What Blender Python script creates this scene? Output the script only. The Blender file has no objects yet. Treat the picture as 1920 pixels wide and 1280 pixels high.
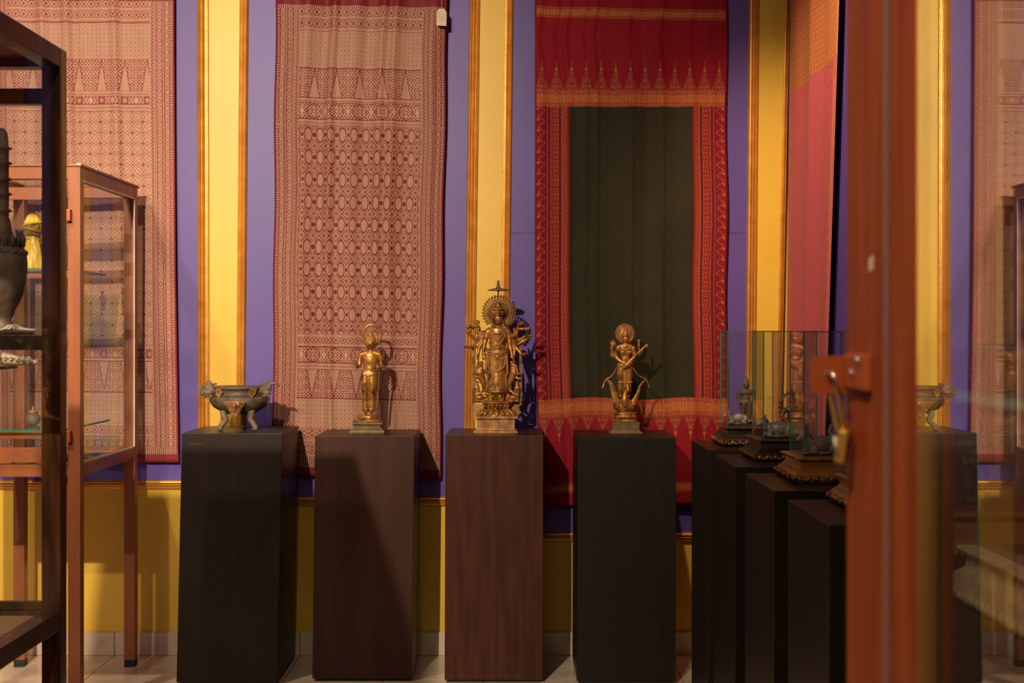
import bpy, bmesh, math, random
from math import pi, sin, cos, radians as R
from mathutils import Vector, Matrix
random.seed(7)
SC = bpy.context.scene
COL = SC.collection
F = 2500.0; HZ = 618.0; EYE = 1.43
WD = 5.87                                   # distance of the back wall

# ------------------------------------------------------------ camera, world, lights
cam = bpy.data.cameras.new('camera'); camo = bpy.data.objects.new('camera', cam); COL.objects.link(camo)
camo.location = (0, 0, EYE); camo.rotation_euler = (R(90), 0, 0)
cam.sensor_width = 36; cam.lens = F / 1920 * 36; cam.shift_y = -(640 - HZ) / 1920
cam.clip_start = .02
cam.dof.use_dof = True; cam.dof.focus_distance = 5.45; cam.dof.aperture_fstop = 9.0
SC.camera = camo
w = bpy.data.worlds.new('world'); SC.world = w; w.use_nodes = True
w.node_tree.nodes['Background'].inputs[0].default_value = (1, .8, .6, 1)
w.node_tree.nodes['Background'].inputs[1].default_value = .035
SC.view_settings.view_transform = 'Standard'; SC.view_settings.look = 'None'
SC.view_settings.gamma = 1; SC.view_settings.use_curve_mapping = False
SC.view_settings.exposure = 0.0
SC.cycles.transparent_max_bounces = 40
WARM = (1, .79, .55)
def spot(name, loc, target, power, angle=60, blend=.5, size=.03, col=WARM):
    l = bpy.data.lights.new(name, 'SPOT'); l.energy = power; l.color = col
    l.spot_size = R(angle); l.spot_blend = blend; l.shadow_soft_size = size
    o = bpy.data.objects.new(name, l); COL.objects.link(o); o.location = loc
    o.rotation_euler = (Vector(target) - Vector(loc)).to_track_quat('-Z', 'Y').to_euler()
def area(name, loc, target, power, size, col=WARM):
    l = bpy.data.lights.new(name, 'AREA'); l.energy = power; l.color = col; l.size = size
    o = bpy.data.objects.new(name, l); COL.objects.link(o); o.location = loc
    o.rotation_euler = (Vector(target) - Vector(loc)).to_track_quat('-Z', 'Y').to_euler()
spot('track_or_fill_spot', (-1.45, 0, 3.45), (-2.3, WD, 1.15), 1230, 78, 1.0, .03)
spot('track_or_fill_spot', (-2.05, .35, 3.5), (-1.95, WD, 2.1), 430, 50, 1.0, .03)
spot('track_or_fill_spot', (.2, 3.9, 3.5), (1.15, 5.25, 1.95), 270, 52, .9, .04, (1, .70, .42))
spot('track_or_fill_spot', (-.9, -.4, 3.4), (.42, 1.35, 1.25), 230, 46, .9, .04)  # added fill that brightens the right cabinet post and padlock
spot('track_or_fill_spot', (-2.3, 3.2, 3.5), (-1.8, 5.6, .6), 190, 60, 1.0, .05)  # added fill lifting the orange cabinet and the low wall beside it
spot('track_or_fill_spot', (-.5, .3, 3.3), (-1.3, 2.95, 1.1), 110, 40, .8, .05)  # weak fill, put in to light the dark cabinet
area('overhead_fill', (-.8, 2.2, 3.52), (-.8, 2.2, 0), 9, 1.6)  # added ambient fill, not a fixture of the room

# ------------------------------------------------------------ helpers: nodes
class E:
    t = None
    def __init__(s, k): s.k = k
    def __add__(a, b): return M('ADD', a, b)
    __radd__ = __add__
    def __mul__(a, b): return M('MULTIPLY', a, b)
    __rmul__ = __mul__
    def __sub__(a, b): return M('SUBTRACT', a, b)
    def __rsub__(a, b): return M('SUBTRACT', b, a)
    def __truediv__(a, b): return M('DIVIDE', a, b)
    def __lt__(a, b): return M('LESS_THAN', a, b)
    def __gt__(a, b): return M('GREATER_THAN', a, b)
def M(op, *a):
    n = E.t.nodes.new('ShaderNodeMath'); n.operation = op
    for i, x in enumerate(a):
        if isinstance(x, E): E.t.links.new(x.k, n.inputs[i])
        else: n.inputs[i].default_value = x
    return E(n.outputs[0])
mn = lambda a, b: M('MINIMUM', a, b)
mx = lambda a, b: M('MAXIMUM', a, b)
ab = lambda a: M('ABSOLUTE', a)
sn = lambda a: M('SINE', a)
pp = lambda a, s: M('PINGPONG', a, s)       # triangle wave, period 2s
band = lambda x, a, b: (x > a) * (x < b)
inv = lambda a: 1 - a
clamp = lambda a: mn(mx(a, 0), 1)
def mixc(f, a, b):
    n = E.t.nodes.new('ShaderNodeMix'); n.data_type = 'RGBA'
    if isinstance(f, E): E.t.links.new(f.k, n.inputs[0])
    else: n.inputs[0].default_value = f
    for i, x in ((6, a), (7, b)):
        if isinstance(x, E): E.t.links.new(x.k, n.inputs[i])
        else: n.inputs[i].default_value = (*x, 1)
    return E(n.outputs[2])
def noise(scale, detail=3, vec=None, out='Fac', stretch=None, rough=.5):
    n = E.t.nodes.new('ShaderNodeTexNoise'); n.inputs['Scale'].default_value = scale
    n.inputs['Detail'].default_value = detail; n.inputs['Roughness'].default_value = rough
    if vec is None:
        tc = E.t.nodes.new('ShaderNodeTexCoord'); vec = tc.outputs['Object']
    elif isinstance(vec, E): vec = vec.k
    if stretch:
        mp = E.t.nodes.new('ShaderNodeMapping'); mp.inputs['Scale'].default_value = stretch
        E.t.links.new(vec, mp.inputs[0]); vec = mp.outputs[0]
    E.t.links.new(vec, n.inputs['Vector'])
    return E(n.outputs[out])
def newmat(name):
    m = bpy.data.materials.new(name); m.use_nodes = True
    E.t = m.node_tree
    return m, m.node_tree.nodes['Principled BSDF']
def setin(b, key, v):
    if isinstance(v, E): E.t.links.new(v.k, b.inputs[key])
    elif isinstance(v, tuple) and len(v) == 3: b.inputs[key].default_value = (*v, 1)
    else: b.inputs[key].default_value = v
def bump(b, h, strength=.3, dist=.002):
    n = E.t.nodes.new('ShaderNodeBump'); n.inputs['Strength'].default_value = strength
    n.inputs['Distance'].default_value = dist
    E.t.links.new(h.k, n.inputs['Height']); E.t.links.new(n.outputs[0], b.inputs['Normal'])
def ramp(x, lo, hi): return clamp((x - lo) / (hi - lo))
def mat(name, c1, c2=None, rough=.5, metal=0, scale=20, stretch=None, bmp=0, coat=0, lo=.35, hi=.65, spec=.5, bscale=None):
    m, b = newmat(name)
    if c2 is None: setin(b, 'Base Color', c1)
    else: setin(b, 'Base Color', mixc(ramp(noise(scale, 5, stretch=stretch), lo, hi), c1, c2))
    setin(b, 'Roughness', rough); setin(b, 'Metallic', metal); setin(b, 'Coat Weight', coat)
    setin(b, 'Specular IOR Level', spec)
    if bmp: bump(b, noise(bscale or scale * 3, 4, stretch=stretch), bmp)
    return m

MT = {}
MT['yellow'] = mat('yellow_paint', (.80, .51, .055), (.86, .56, .07), .42, scale=1.5, bmp=.05, bscale=90)
MT['purple'] = mat('purple_paint', (.105, .066, .335), (.118, .075, .37), .47, scale=2, bmp=.08, bscale=120)
MT['gold'] = mat('gilded_moulding', (.80, .42, .085), (.66, .32, .06), .36, .5, scale=14, bmp=.08, bscale=60)
MT['ceiling'] = mat('ceiling_paint', (.30, .26, .22), rough=.8)
MT['ped_black'] = mat('black_brown_lacquer', (.016, .011, .009), (.024, .015, .012), .42, scale=5, stretch=(6, 6, .6), bmp=.04, coat=.05, spec=.28)
MT['ped_brown'] = mat('dark_brown_lacquer', (.040, .016, .011), (.058, .022, .014), .42, scale=4, stretch=(5, 5, .5), bmp=.04, coat=.05, spec=.28)
MT['ped_red'] = mat('reddish_brown_stain', (.045, .013, .008), (.080, .024, .014), .42, scale=5, stretch=(7, 7, .6), bmp=.06, coat=.05, spec=.28)
MT['ped_ebony'] = mat('ebony_lacquer', (.012, .008, .007), (.017, .011, .009), .45, scale=5, stretch=(6, 6, .6), bmp=.04, coat=.04, spec=.28)
MT['orange_wood'] = mat('orange_painted_wood', (.34, .105, .035), (.27, .08, .028), .4, scale=6, stretch=(4, 4, .5), bmp=.05, coat=.15)
MT['red_wood'] = mat('red_varnished_wood', (.42, .085, .014), (.27, .045, .008), .5, scale=7, stretch=(6, 6, .35), bmp=.05, spec=.15)
MT['dark_wood'] = mat('dark_mahogany', (.028, .008, .004), (.13, .030, .010), .3, scale=9, stretch=(4, 4, .5), bmp=.05, coat=.3, lo=.45, hi=.75)
MT['inner_red'] = mat('red_brown_inner_board', (.22, .055, .02), (.16, .04, .015), .5, scale=6)
MT['pink_board'] = mat('pinkish_board', (.46, .19, .11), (.40, .15, .09), .5, scale=6)
MT['lining'] = mat('cabinet_lining_paper', (.62, .30, .14), (.45, .20, .10), .6, scale=30)
MT['gasket'] = mat('grey_gasket', (.22, .15, .15), rough=.5)
MT['white_strip'] = mat('pale_sealing_strip', (.75, .72, .68), rough=.4)
MT['bronze'] = mat('gilt_bronze', (.54, .25, .062), (.11, .05, .022), .40, .55, scale=34, bmp=.45, lo=.42, hi=.68, bscale=130)
MT['bronze_dull'] = mat('dull_gilt_bronze', (.40, .22, .07), (.13, .075, .035), .46, .6, scale=30, bmp=.5, lo=.38, hi=.7, bscale=150)
MT['bronze_gold'] = mat('bright_gilt', (.58, .30, .11), (.26, .13, .05), .45, .45, scale=30, bmp=.5, bscale=150)
MT['old_bronze'] = mat('old_brown_bronze', (.11, .072, .045), (.21, .15, .105), .65, .15, scale=25, bmp=.8, bscale=90)
MT['verdigris'] = mat('weathered_bronze', (.23, .135, .065), (.12, .09, .045), .6, .25, scale=30, bmp=.4)
MT['dark_bronze'] = mat('dark_pitted_bronze', (.06, .042, .029), (.15, .11, .075), .6, .2, scale=22, bmp=.6)
MT['stone'] = mat('grey_stone', (.40, .36, .29), (.24, .21, .17), .7, scale=40, bmp=.6)
MT['silver'] = mat('tarnished_silver', (.50, .46, .40), (.22, .19, .15), .5, .25, scale=40, bmp=.5)
MT['base_dark'] = mat('dark_base_wood', (.02, .011, .008), (.035, .018, .012), .35, scale=8, coat=.3)
MT['base_gold'] = mat('honey_base_wood', (.38, .15, .03), (.26, .09, .018), .35, scale=9, stretch=(1, 1, 5), coat=.3)
MT['carved_gold'] = mat('dark_gilt_carving', (.48, .24, .06), (.06, .03, .014), .4, .6, scale=70, bmp=.5)
MT['carved_pale'] = mat('pale_carved_wood', (.50, .38, .24), (.34, .25, .15), .6, scale=50, bmp=.5)
MT['red_cloth'] = mat('crimson_velvet', (.22, .01, .02), (.16, .008, .015), .9, scale=30)
MT['black_cloth'] = mat('black_felt', (.02, .018, .02), rough=.9)
MT['satin'] = mat('yellow_satin', (.82, .52, .035), (.72, .40, .02), .4, scale=8, coat=.1)
MT['paper'] = mat('cream_card', (.72, .62, .48), (.62, .52, .40), .8, scale=20)
MT['ink'] = mat('faded_ink', (.25, .18, .2), rough=.8)
MT['string'] = mat('white_string', (.7, .62, .55), rough=.8)
MT['brass'] = mat('brass', (.82, .52, .11), (.72, .42, .08), .3, .7, scale=12)
MT['steel'] = mat('polished_steel', (.75, .72, .72), rough=.15, metal=1)
MT['hasp'] = mat('orange_painted_steel', (.50, .12, .03), (.38, .08, .02), .4, .1, scale=14, bmp=.3)
MT['rubber'] = mat('black_rubber', (.02, .02, .02), rough=.7)
MT['black_leather'] = mat('black_scabbard', (.03, .025, .035), (.07, .05, .05), .45, scale=30)
MT['shelf_edge_glass'] = mat('pale_green_glass_edge', (.30, .55, .45), rough=.15, spec=.8)
MT['edge_glass'] = mat('green_glass_edge', (.05, .22, .16), rough=.2, spec=.8)
def wall_scuff():
    pass
def tilemat():
    m, b = newmat('beige_marble_tile')
    n1 = noise(3.0, 6, stretch=(1, 2.5, 1)); n2 = noise(9, 5)
    c = mixc(ramp(n1, .35, .7), (.74, .63, .50), (.62, .48, .37))
    c = mixc(ramp(n2, .62, .75) * .5, c, (.50, .30, .20))
    setin(b, 'Base Color', c); setin(b, 'Roughness', .22); return m
MT['tile'] = tilemat()
MT['grout'] = mat('dark_grout', (.10, .08, .065), rough=.9)
def glassmat(name, tint=(.972, .985, .976), refl=1.0, dust=0.0):
    m = bpy.data.materials.new(name); m.use_nodes = True; E.t = t = m.node_tree
    for n in list(t.nodes):
        if n.type != 'OUTPUT_MATERIAL': t.nodes.remove(n)
    out = [n for n in t.nodes][0]
    geo = t.nodes.new('ShaderNodeNewGeometry')
    d = t.nodes.new('ShaderNodeVectorMath'); d.operation = 'DOT_PRODUCT'
    t.links.new(geo.outputs['Normal'], d.inputs[0]); t.links.new(geo.outputs['Incoming'], d.inputs[1])
    c = ab(E(d.outputs['Value']))
    f = (M('POWER', 1 - c, 5.0) * .95 + .045) * refl
    tr = t.nodes.new('ShaderNodeBsdfTransparent'); tr.inputs[0].default_value = (*tint, 1)
    gl = t.nodes.new('ShaderNodeBsdfGlossy'); gl.inputs['Roughness'].default_value = .0
    gl.inputs[0].default_value = (1, 1, 1, 1)
    mix = t.nodes.new('ShaderNodeMixShader')
    t.links.new(clamp(f).k, mix.inputs[0]); t.links.new(tr.outputs[0], mix.inputs[1]); t.links.new(gl.outputs[0], mix.inputs[2])
    res = mix.outputs[0]
    if dust:
        df = t.nodes.new('ShaderNodeBsdfDiffuse'); df.inputs[0].default_value = (.8, .78, .75, 1)
        m2 = t.nodes.new('ShaderNodeMixShader')
        fac = ramp(noise(7, 5, stretch=(1, 1, .35)), .5, .8) * dust
        t.links.new(fac.k, m2.inputs[0]); t.links.new(res, m2.inputs[1]); t.links.new(df.outputs[0], m2.inputs[2]); res = m2.outputs[0]
    t.links.new(res, out.inputs[0])
    return m
MT['glass'] = glassmat('clear_glass', dust=.02)
MT['glass_thin'] = glassmat('matt_display_glass', (.97, .975, .97), .25, .02)
MT['glass_side'] = glassmat('dusty_glass', refl=.3, dust=.04)
MT['glass_shelf'] = glassmat('shelf_glass', (.80, .93, .87))

# ------------------------------------------------------------ helpers: objects
def link(o, parent=None):
    COL.objects.link(o)
    if parent is not None: o.parent = parent
    return o
def mesh_obj(name, bm, material, parent=None, smooth=False, scale=None):
    me = bpy.data.meshes.new(name)
    if scale: bmesh.ops.scale(bm, vec=(scale,) * 3, verts=bm.verts)
    if smooth:
        for f in bm.faces: f.smooth = True
    bm.to_mesh(me); bm.free()
    for x in (material if isinstance(material, list) else [material]): me.materials.append(x)
    return link(bpy.data.objects.new(name, me), parent)
def tag(o, label=None, cat=None, group=None, kind=None):
    if label: o['label'] = label
    if cat: o['category'] = cat
    if group: o['group'] = group
    if kind: o['kind'] = kind
    return o
def thing(name, label, cat, loc=(0, 0, 0), group=None, rz=0):
    o = bpy.data.objects.new(name, None); link(o); o.location = loc; o.rotation_euler.z = rz
    o.empty_display_size = .05
    return tag(o, label, cat, group)
def structure(o): o['kind'] = 'structure'; return o
def box(bm, x0, x1, y0, y1, z0, z1, bev=0):
    vs = [bm.verts.new(p) for p in ((x0, y0, z0), (x1, y0, z0), (x1, y1, z0), (x0, y1, z0), (x0, y0, z1), (x1, y0, z1), (x1, y1, z1), (x0, y1, z1))]
    fs = [bm.faces.new([vs[i] for i in q]) for q in ((3, 2, 1, 0), (4, 5, 6, 7), (0, 1, 5, 4), (1, 2, 6, 5), (2, 3, 7, 6), (3, 0, 4, 7))]
    if bev:
        es = list({e for f in fs for e in f.edges})
        bmesh.ops.bevel(bm, geom=es, offset=bev, segments=2, profile=.6, affect='EDGES')
    return vs
def boxobj(name, dims, material, parent=None, bev=0):
    bm = bmesh.new(); box(bm, *dims, bev=bev)
    return mesh_obj(name, bm, material, parent)
_US = {}
def _unit(seg, rings):
    if (seg, rings) not in _US:
        v = [(0, 0, 1)] + [(sin(pi * r / rings) * cos(2 * pi * k / seg), sin(pi * r / rings) * sin(2 * pi * k / seg), cos(pi * r / rings)) for r in range(1, rings) for k in range(seg)] + [(0, 0, -1)]
        f = [(0, 1 + k, 1 + (k + 1) % seg) for k in range(seg)]
        for r in range(rings - 2):
            a = 1 + r * seg
            f += [(a + k, a + seg + k, a + seg + (k + 1) % seg, a + (k + 1) % seg) for k in range(seg)]
        a = 1 + (rings - 2) * seg; f += [(a + k, len(v) - 1, a + (k + 1) % seg) for k in range(seg)]
        _US[(seg, rings)] = (v, f)
    return _US[(seg, rings)]
def sphere_m(bm, m, seg=14, rings=9):
    v, f = _unit(seg, rings); V = [bm.verts.new(m @ Vector(p)) for p in v]
    for q in f: bm.faces.new([V[i] for i in q])
def ell(bm, c, r, rot=None, seg=14, rings=9):
    m = Matrix.Translation(Vector(c))
    if rot: m = m @ Matrix.Rotation(rot[0], 4, rot[1])
    if not isinstance(r, (tuple, list)): r = (r, r, r)
    sphere_m(bm, m @ Matrix.Diagonal((*r, 1)), seg, rings)
def tube(bm, pts, radii, seg=10, flat=1.0, closed=False, caps=True):
    """tube along 3-D points with one radius per point"""
    pts = [Vector(p) for p in pts]; n = len(pts)
    if not isinstance(radii, (list, tuple)): radii = [radii] * n
    rings = []; up = None
    for i, p in enumerate(pts):
        if closed: t = (pts[(i + 1) % n] - pts[i - 1]).normalized()
        else: t = (pts[min(i + 1, n - 1)] - pts[max(i - 1, 0)]).normalized()
        if up is None:
            up = Vector((0, -1, 0)) if abs(t.y) < .8 else Vector((1, 0, 0))
        s = t.cross(up).normalized(); up = s.cross(t).normalized()
        rings.append([bm.verts.new(p + (s * cos(2 * pi * k / seg) + up * sin(2 * pi * k / seg) * flat) * radii[i]) for k in range(seg)])
    m = n if closed else n - 1
    for i in range(m):
        a, b = rings[i], rings[(i + 1) % n]
        for k in range(seg): bm.faces.new((a[k], a[(k + 1) % seg], b[(k + 1) % seg], b[k]))
    if not closed and caps:
        bm.faces.new(rings[0][::-1]); bm.faces.new(rings[-1])
def smoothpath(pts, sub=4):
    P = [Vector(p) for p in pts]; P = [P[0]] + P + [P[-1]]; out = []
    for i in range(1, len(P) - 2):
        for k in range(sub):
            t = k / sub; a, b, c, d = P[i - 1], P[i], P[i + 1], P[i + 2]
            out.append(.5 * ((2 * b) + (c - a) * t + (2 * a - 5 * b + 4 * c - d) * t * t + (3 * b - a - 3 * c + d) * t ** 3))
    return out + [P[-2]]
def lathe(bm, prof, seg=32, c=(0, 0, 0), sy=1.0, wave=None):
    rings = []
    for r, z in prof:
        ring = []
        for k in range(seg):
            a = 2 * pi * k / seg; rr = r * (1 + (wave(a, z) if wave else 0))
            ring.append(bm.verts.new((c[0] + rr * cos(a), c[1] + rr * sin(a) * sy, c[2] + z)))
        rings.append(ring)
    for a, b in zip(rings, rings[1:]):
        for k in range(seg): bm.faces.new((a[k], a[(k + 1) % seg], b[(k + 1) % seg], b[k]))
    bm.faces.new(rings[0][::-1]); bm.faces.new(rings[-1])
def rectloft(bm, x0, x1, y0, y1, prof):
    """stack of rectangles; prof = (outset, z)"""
    rings = [[bm.verts.new(p) for p in ((x0 - o, y0 - o, z), (x1 + o, y0 - o, z), (x1 + o, y1 + o, z), (x0 - o, y1 + o, z))] for o, z in prof]
    for a, b in zip(rings, rings[1:]):
        for k in range(4): bm.faces.new((a[k], a[(k + 1) % 4], b[(k + 1) % 4], b[k]))
    bm.faces.new(rings[0][::-1]); bm.faces.new(rings[-1])
def grow(name, bm, voxel, material, parent, k, smooth=3):
    """voxel-union of overlapping volumes into one continuous surface"""
    me = bpy.data.meshes.new('tmp'); bm.to_mesh(me); bm.free()
    o = bpy.data.objects.new('tmp', me); COL.objects.link(o)
    md = o.modifiers.new('r', 'REMESH'); md.mode = 'VOXEL'; md.voxel_size = voxel; md.use_smooth_shade = True
    if smooth:
        ms = o.modifiers.new('s', 'SMOOTH'); ms.iterations = smooth; ms.factor = .5
    dg = bpy.context.evaluated_depsgraph_get()
    me2 = bpy.data.meshes.new_from_object(o.evaluated_get(dg))
    bpy.data.objects.remove(o); bpy.data.meshes.remove(me)
    me2.transform(Matrix.Scale(k, 4)); me2.name = name; me2.materials.clear(); me2.materials.append(material)
    me2.shade_smooth()
    return link(bpy.data.objects.new(name, me2), parent)
def wx(px, d=WD): return (px - 960) * d / F
def wz(py, d=WD): return EYE - (py - HZ) * d / F

# ------------------------------------------------------------ the room
XR = 1.225; XL = -3.2; YB = -1.6; CEIL = 3.6
structure(boxobj('wall_back', (XL, XR + .2, WD, WD + .12, 0, CEIL), MT['yellow']))
wall_back = bpy.data.objects['wall_back']
structure(boxobj('wall_right', (XR, XR + .12, YB, WD, 0, CEIL), MT['yellow']))
wall_right = bpy.data.objects['wall_right']
structure(boxobj('wall_left', (XL - .12, XL, YB, WD, 0, CEIL), MT['purple']))
structure(boxobj('wall_front', (XL, XR, YB - .12, YB, 0, CEIL), MT['yellow']))
structure(boxobj('ceiling', (XL - .12, XR + .12, YB - .12, WD + .12, CEIL, CEIL + .1), MT['ceiling']))
floor = structure(boxobj('floor', (XL - .12, XR + .12, YB - .12, WD + .12, -.1, -.003), MT['grout']))
TS = .407; tx0 = wx(217)
bm = bmesh.new(); box(bm, 0, TS - .003, 0, TS - .003, -.02, 0, .0008)
tilemesh = None
for i in range(-4, 9):
    for j in range(0, 19):
        xa = tx0 + (i - 0) * TS; ya = WD - .012 - (j + 1) * TS
        if xa + TS < XL or xa > XR or ya + TS < YB: continue
        if tilemesh is None:
            o = mesh_obj('tile', bm, MT['tile'], floor); tilemesh = o.data
        else: o = link(bpy.data.objects.new('tile', tilemesh), floor)
        o.location = (xa, ya, 0)
# tile baseboards
bb = structure(boxobj('baseboard_back', (XL, XR, WD - .006, WD, 0, .099), MT['grout']))
bm = bmesh.new(); box(bm, 0, TS - .003, -.012, -.002, 0, .1, .001); bmesh0 = None
for i in range(-4, 9):
    xa = tx0 + i * TS
    if xa > XR - .05 or xa + TS < XL: continue
    if bmesh0 is None: o = mesh_obj('tile', bm, MT['tile'], bb); bmesh0 = o.data
    else: o = link(bpy.data.objects.new('tile', bmesh0), bb)
    o.location = (xa, WD - .002, .0005)
    if xa + TS > XR: o.scale.x = (XR - xa) / TS
bb2 = structure(boxobj('baseboard_right', (XR - .006, XR, YB, WD, 0, .099), MT['grout']))
bm = bmesh.new(); box(bm, -.012, -.002, 0, TS - .003, 0, .1, .001); m0 = None
for j in range(17):
    if m0 is None: o = mesh_obj('tile', bm, MT['tile'], bb2); m0 = o.data
    else: o = link(bpy.data.objects.new('tile', m0), bb2)
    o.location = (XR - .002, WD - .03 - (j + 1) * TS, .0005)

# purple panels, each a slab let into its gilt frame. (leaning sides follow the old wall)
def slab_quad(bm, xa0, xa1, xb0, xb1, z0, z1, y0, y1):
    """x at bottom a0..a1, at top b0..b1"""
    vs = [bm.verts.new(p) for p in ((xa0, y0, z0), (xa1, y0, z0), (xa1, y1, z0), (xa0, y1, z0), (xb0, y0, z1), (xb1, y0, z1), (xb1, y1, z1), (xb0, y1, z1))]
    for q in ((3, 2, 1, 0), (4, 5, 6, 7), (0, 1, 5, 4), (1, 2, 6, 5), (2, 3, 7, 6), (3, 0, 4, 7)): bm.faces.new([vs[i] for i in q])
ZT = CEIL
def edge(xtop, xlow, ylow=700):
    """world x of a near-vertical line (photo x at y=0 and at y=ylow) as a function of z"""
    def f(z):
        py = HZ + (EYE - z) * F / WD
        return wx(xtop + (xlow - xtop) * py / ylow)
    return f
e0a = lambda z: XL
e0b = edge(372, 375); e1a = edge(466, 460); e1b = edge(881, 872); e2a = edge(962, 952); e2b = edge(1406, 1399, 600)
r0, r1, r2 = wz(908), wz(938), wz(1005)
def panel(ea, eb, z0):
    bm = bmesh.new(); slab_quad(bm, ea(z0), eb(z0), ea(ZT), eb(ZT), z0, ZT, WD - .012, WD + .002)
    mesh_obj('panel', bm, MT['purple'], wall_back)
panel(e0a, e0b, r0); panel(e1a, e1b, r1); panel(e2a, e2b, r2)
# fine board seam on the third panel
bm = bmesh.new(); box(bm, e2a(1.85), e2b(1.85), WD - .0128, WD - .011, wz(437.6), wz(437)); mesh_obj('seam', bm, MT['black_cloth'], wall_back)
for (ya, yb, zb) in ((4.65, WD - .012, r2), (3.47, 4.43, r1), (1.2, 3.24, r0)):
    bm = bmesh.new(); box(bm, XR - .012, XR + .002, ya, yb, zb, ZT); mesh_obj('panel', bm, MT['purple'], wall_right)

# gilt mouldings: section = (across 0..1 from outer edge to inner, height)
SEC = [(0, 0), (0, .010), (.05, .018), (.14, .026), (.24, .028), (.33, .024), (.38, .015), (.42, .014), (.46, .019), (.54, .022), (.62, .019), (.66, .012), (.70, .011), (.74, .014), (.95, .012), (1, .008), (1, 0)]
trimn = [0]
def moulding(p0, p1, w0, across, outn, label=None):
    """p0,p1: outer edge points; across: unit vector to the inner edge; outn: normal"""
    trimn[0] += 1
    bm = bmesh.new(); p0 = Vector(p0); p1 = Vector(p1); A = Vector(across); N = Vector(outn)
    rings = [[bm.verts.new(p + A * (s * w0) + N * h) for s, h in SEC] for p in (p0, p1)]
    n = len(SEC)
    for k in range(n):
        bm.faces.new((rings[0][k], rings[0][(k + 1) % n], rings[1][(k + 1) % n], rings[1][k]))
    bm.faces.new(rings[0][::-1]); bm.faces.new(rings[1])
    bmesh.ops.recalc_face_normals(bm, faces=bm.faces)
    o = mesh_obj('trim_%d' % trimn[0], bm, MT['gold']); structure(o)
    L = (p1 - p0).length; nb = int(L / .0095); bm = bmesh.new(); d = (p1 - p0).normalized()
    for k in range(nb):
        c = p0 + d * ((k + .5) * L / nb) + A * (.85 * w0) + N * .0125
        r = .0036
        vs = [bm.verts.new(c + v * r) for v in (d, A, -d, -A)]; top = bm.verts.new(c + N * r)
        for q in range(4): bm.faces.new((vs[q], vs[(q + 1) % 4], top))
    b = mesh_obj('bead_row', bm, MT['gold'], o); b['kind'] = 'stuff'
yo = WD - .001
N = (0, -1, 0)
def vtrim(eouter, einner, zb):
    p0 = (eouter(zb), yo, zb); p1 = (eouter(ZT), yo, ZT)
    wv = einner(1.5) - eouter(1.5)
    moulding(p0, p1, abs(wv), (1 if wv > 0 else -1, 0, 0), N)
T = wx(20) - wx(0)
vtrim(edge(370, 371.5), edge(390.5, 393), r0 + .005)
vtrim(edge(468, 462), edge(449, 444), r1)
vtrim(edge(880, 870.5), edge(899, 890.5), r1)
vtrim(edge(963.5, 955), edge(944, 938), r2)
vtrim(edge(1403, 1397.5, 600), edge(1425, 1417, 600), r2)
vtrim(edge(1480, 1468, 600), edge(1471, 1459, 600), r2)
def htrim(xa, xb, ytop, h=17):
    moulding((xa, yo, wz(ytop)), (xb, yo, wz(ytop)), h * WD / F, (0, 0, -1), N)
htrim(XL, e0b(r0) + .0, 899); htrim(e1a(r1), e1b(r1), 930); htrim(e2a(r2), e2b(r2), 996.5)
NR = (-1, 0, 0)
# right wall pilaster frames and rails
for (y, zb, d_) in ((4.65, r2, -1), (4.43, r1, 1), (3.47, r1, -1), (3.24, r0, 1)):
    moulding((XR + .001, y, zb), (XR + .001, y, ZT), .048, (0, d_, 0), NR)
for (ya, yb, py) in ((4.65, WD - .02, 996.5), (3.47, 4.43, 930), (1.2, 3.24, 899)):
    moulding((XR + .001, ya, wz(py)), (XR + .001, yb, wz(py)), .04, (0, 0, -1), NR)

# ------------------------------------------------------------ hanging textiles
def cloth(name, P, grid, material, thick=.0022, parent=None):
    """P(s,t)->point, with uv (u,v) returned too; grid=(nu,nv)"""
    nu, nv = grid; bm = bmesh.new(); uvl = bm.loops.layers.uv.new('UVMap'); V = []; UVs = {}
    for j in range(nv + 1):
        row = []
        for i in range(nu + 1):
            p, uv = P(i / nu, j / nv); v = bm.verts.new(p); UVs[v] = uv; row.append(v)
        V.append(row)
    for j in range(nv):
        for i in range(nu):
            f = bm.faces.new((V[j + 1][i], V[j + 1][i + 1], V[j][i + 1], V[j][i])); f.smooth = True
            for l in f.loops: l[uvl].uv = UVs[l.vert]
    o = mesh_obj(name, bm, material, parent)
    md = o.modifiers.new('thickness', 'SOLIDIFY'); md.thickness = thick; md.offset = -1
    return o
def uvw():
    n = E.t.nodes.new('ShaderNodeUVMap'); n.uv_map = 'UVMap'
    s = E.t.nodes.new('ShaderNodeSeparateXYZ'); E.t.links.new(n.outputs[0], s.inputs[0])
    return E(s.outputs[0]), E(s.outputs[1]), E(n.outputs[0])
def line(x, c, h): return ab(x - c) < h
def kal(p, q, a=.62, b=.55):
    """symmetric woven scrollwork: thresholded crossed waves of mirrored coordinates"""
    return sn(p * a + sn(q * b) * 1.9) + sn(q * a * 1.13 + sn(p * b * 1.21) * 1.9)
def finish_cloth(m, b, red, gold, g, uv, specks, rough=.6):
    sp = noise(.42, 2, vec=uv)            # thread by thread tone
    gcol = mixc(ramp(sp, .45, .72), gold, specks[0])
    gcol = mixc(ramp(noise(.55, 1, vec=uv, stretch=(1, 1.7, 1)), .6, .75) * .7, gcol, specks[1])
    setin(b, 'Base Color', mixc(g, red, gcol)); setin(b, 'Roughness', rough)
    setin(b, 'Specular IOR Level', .25)
    bump(b, g, .12, .0006)
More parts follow.
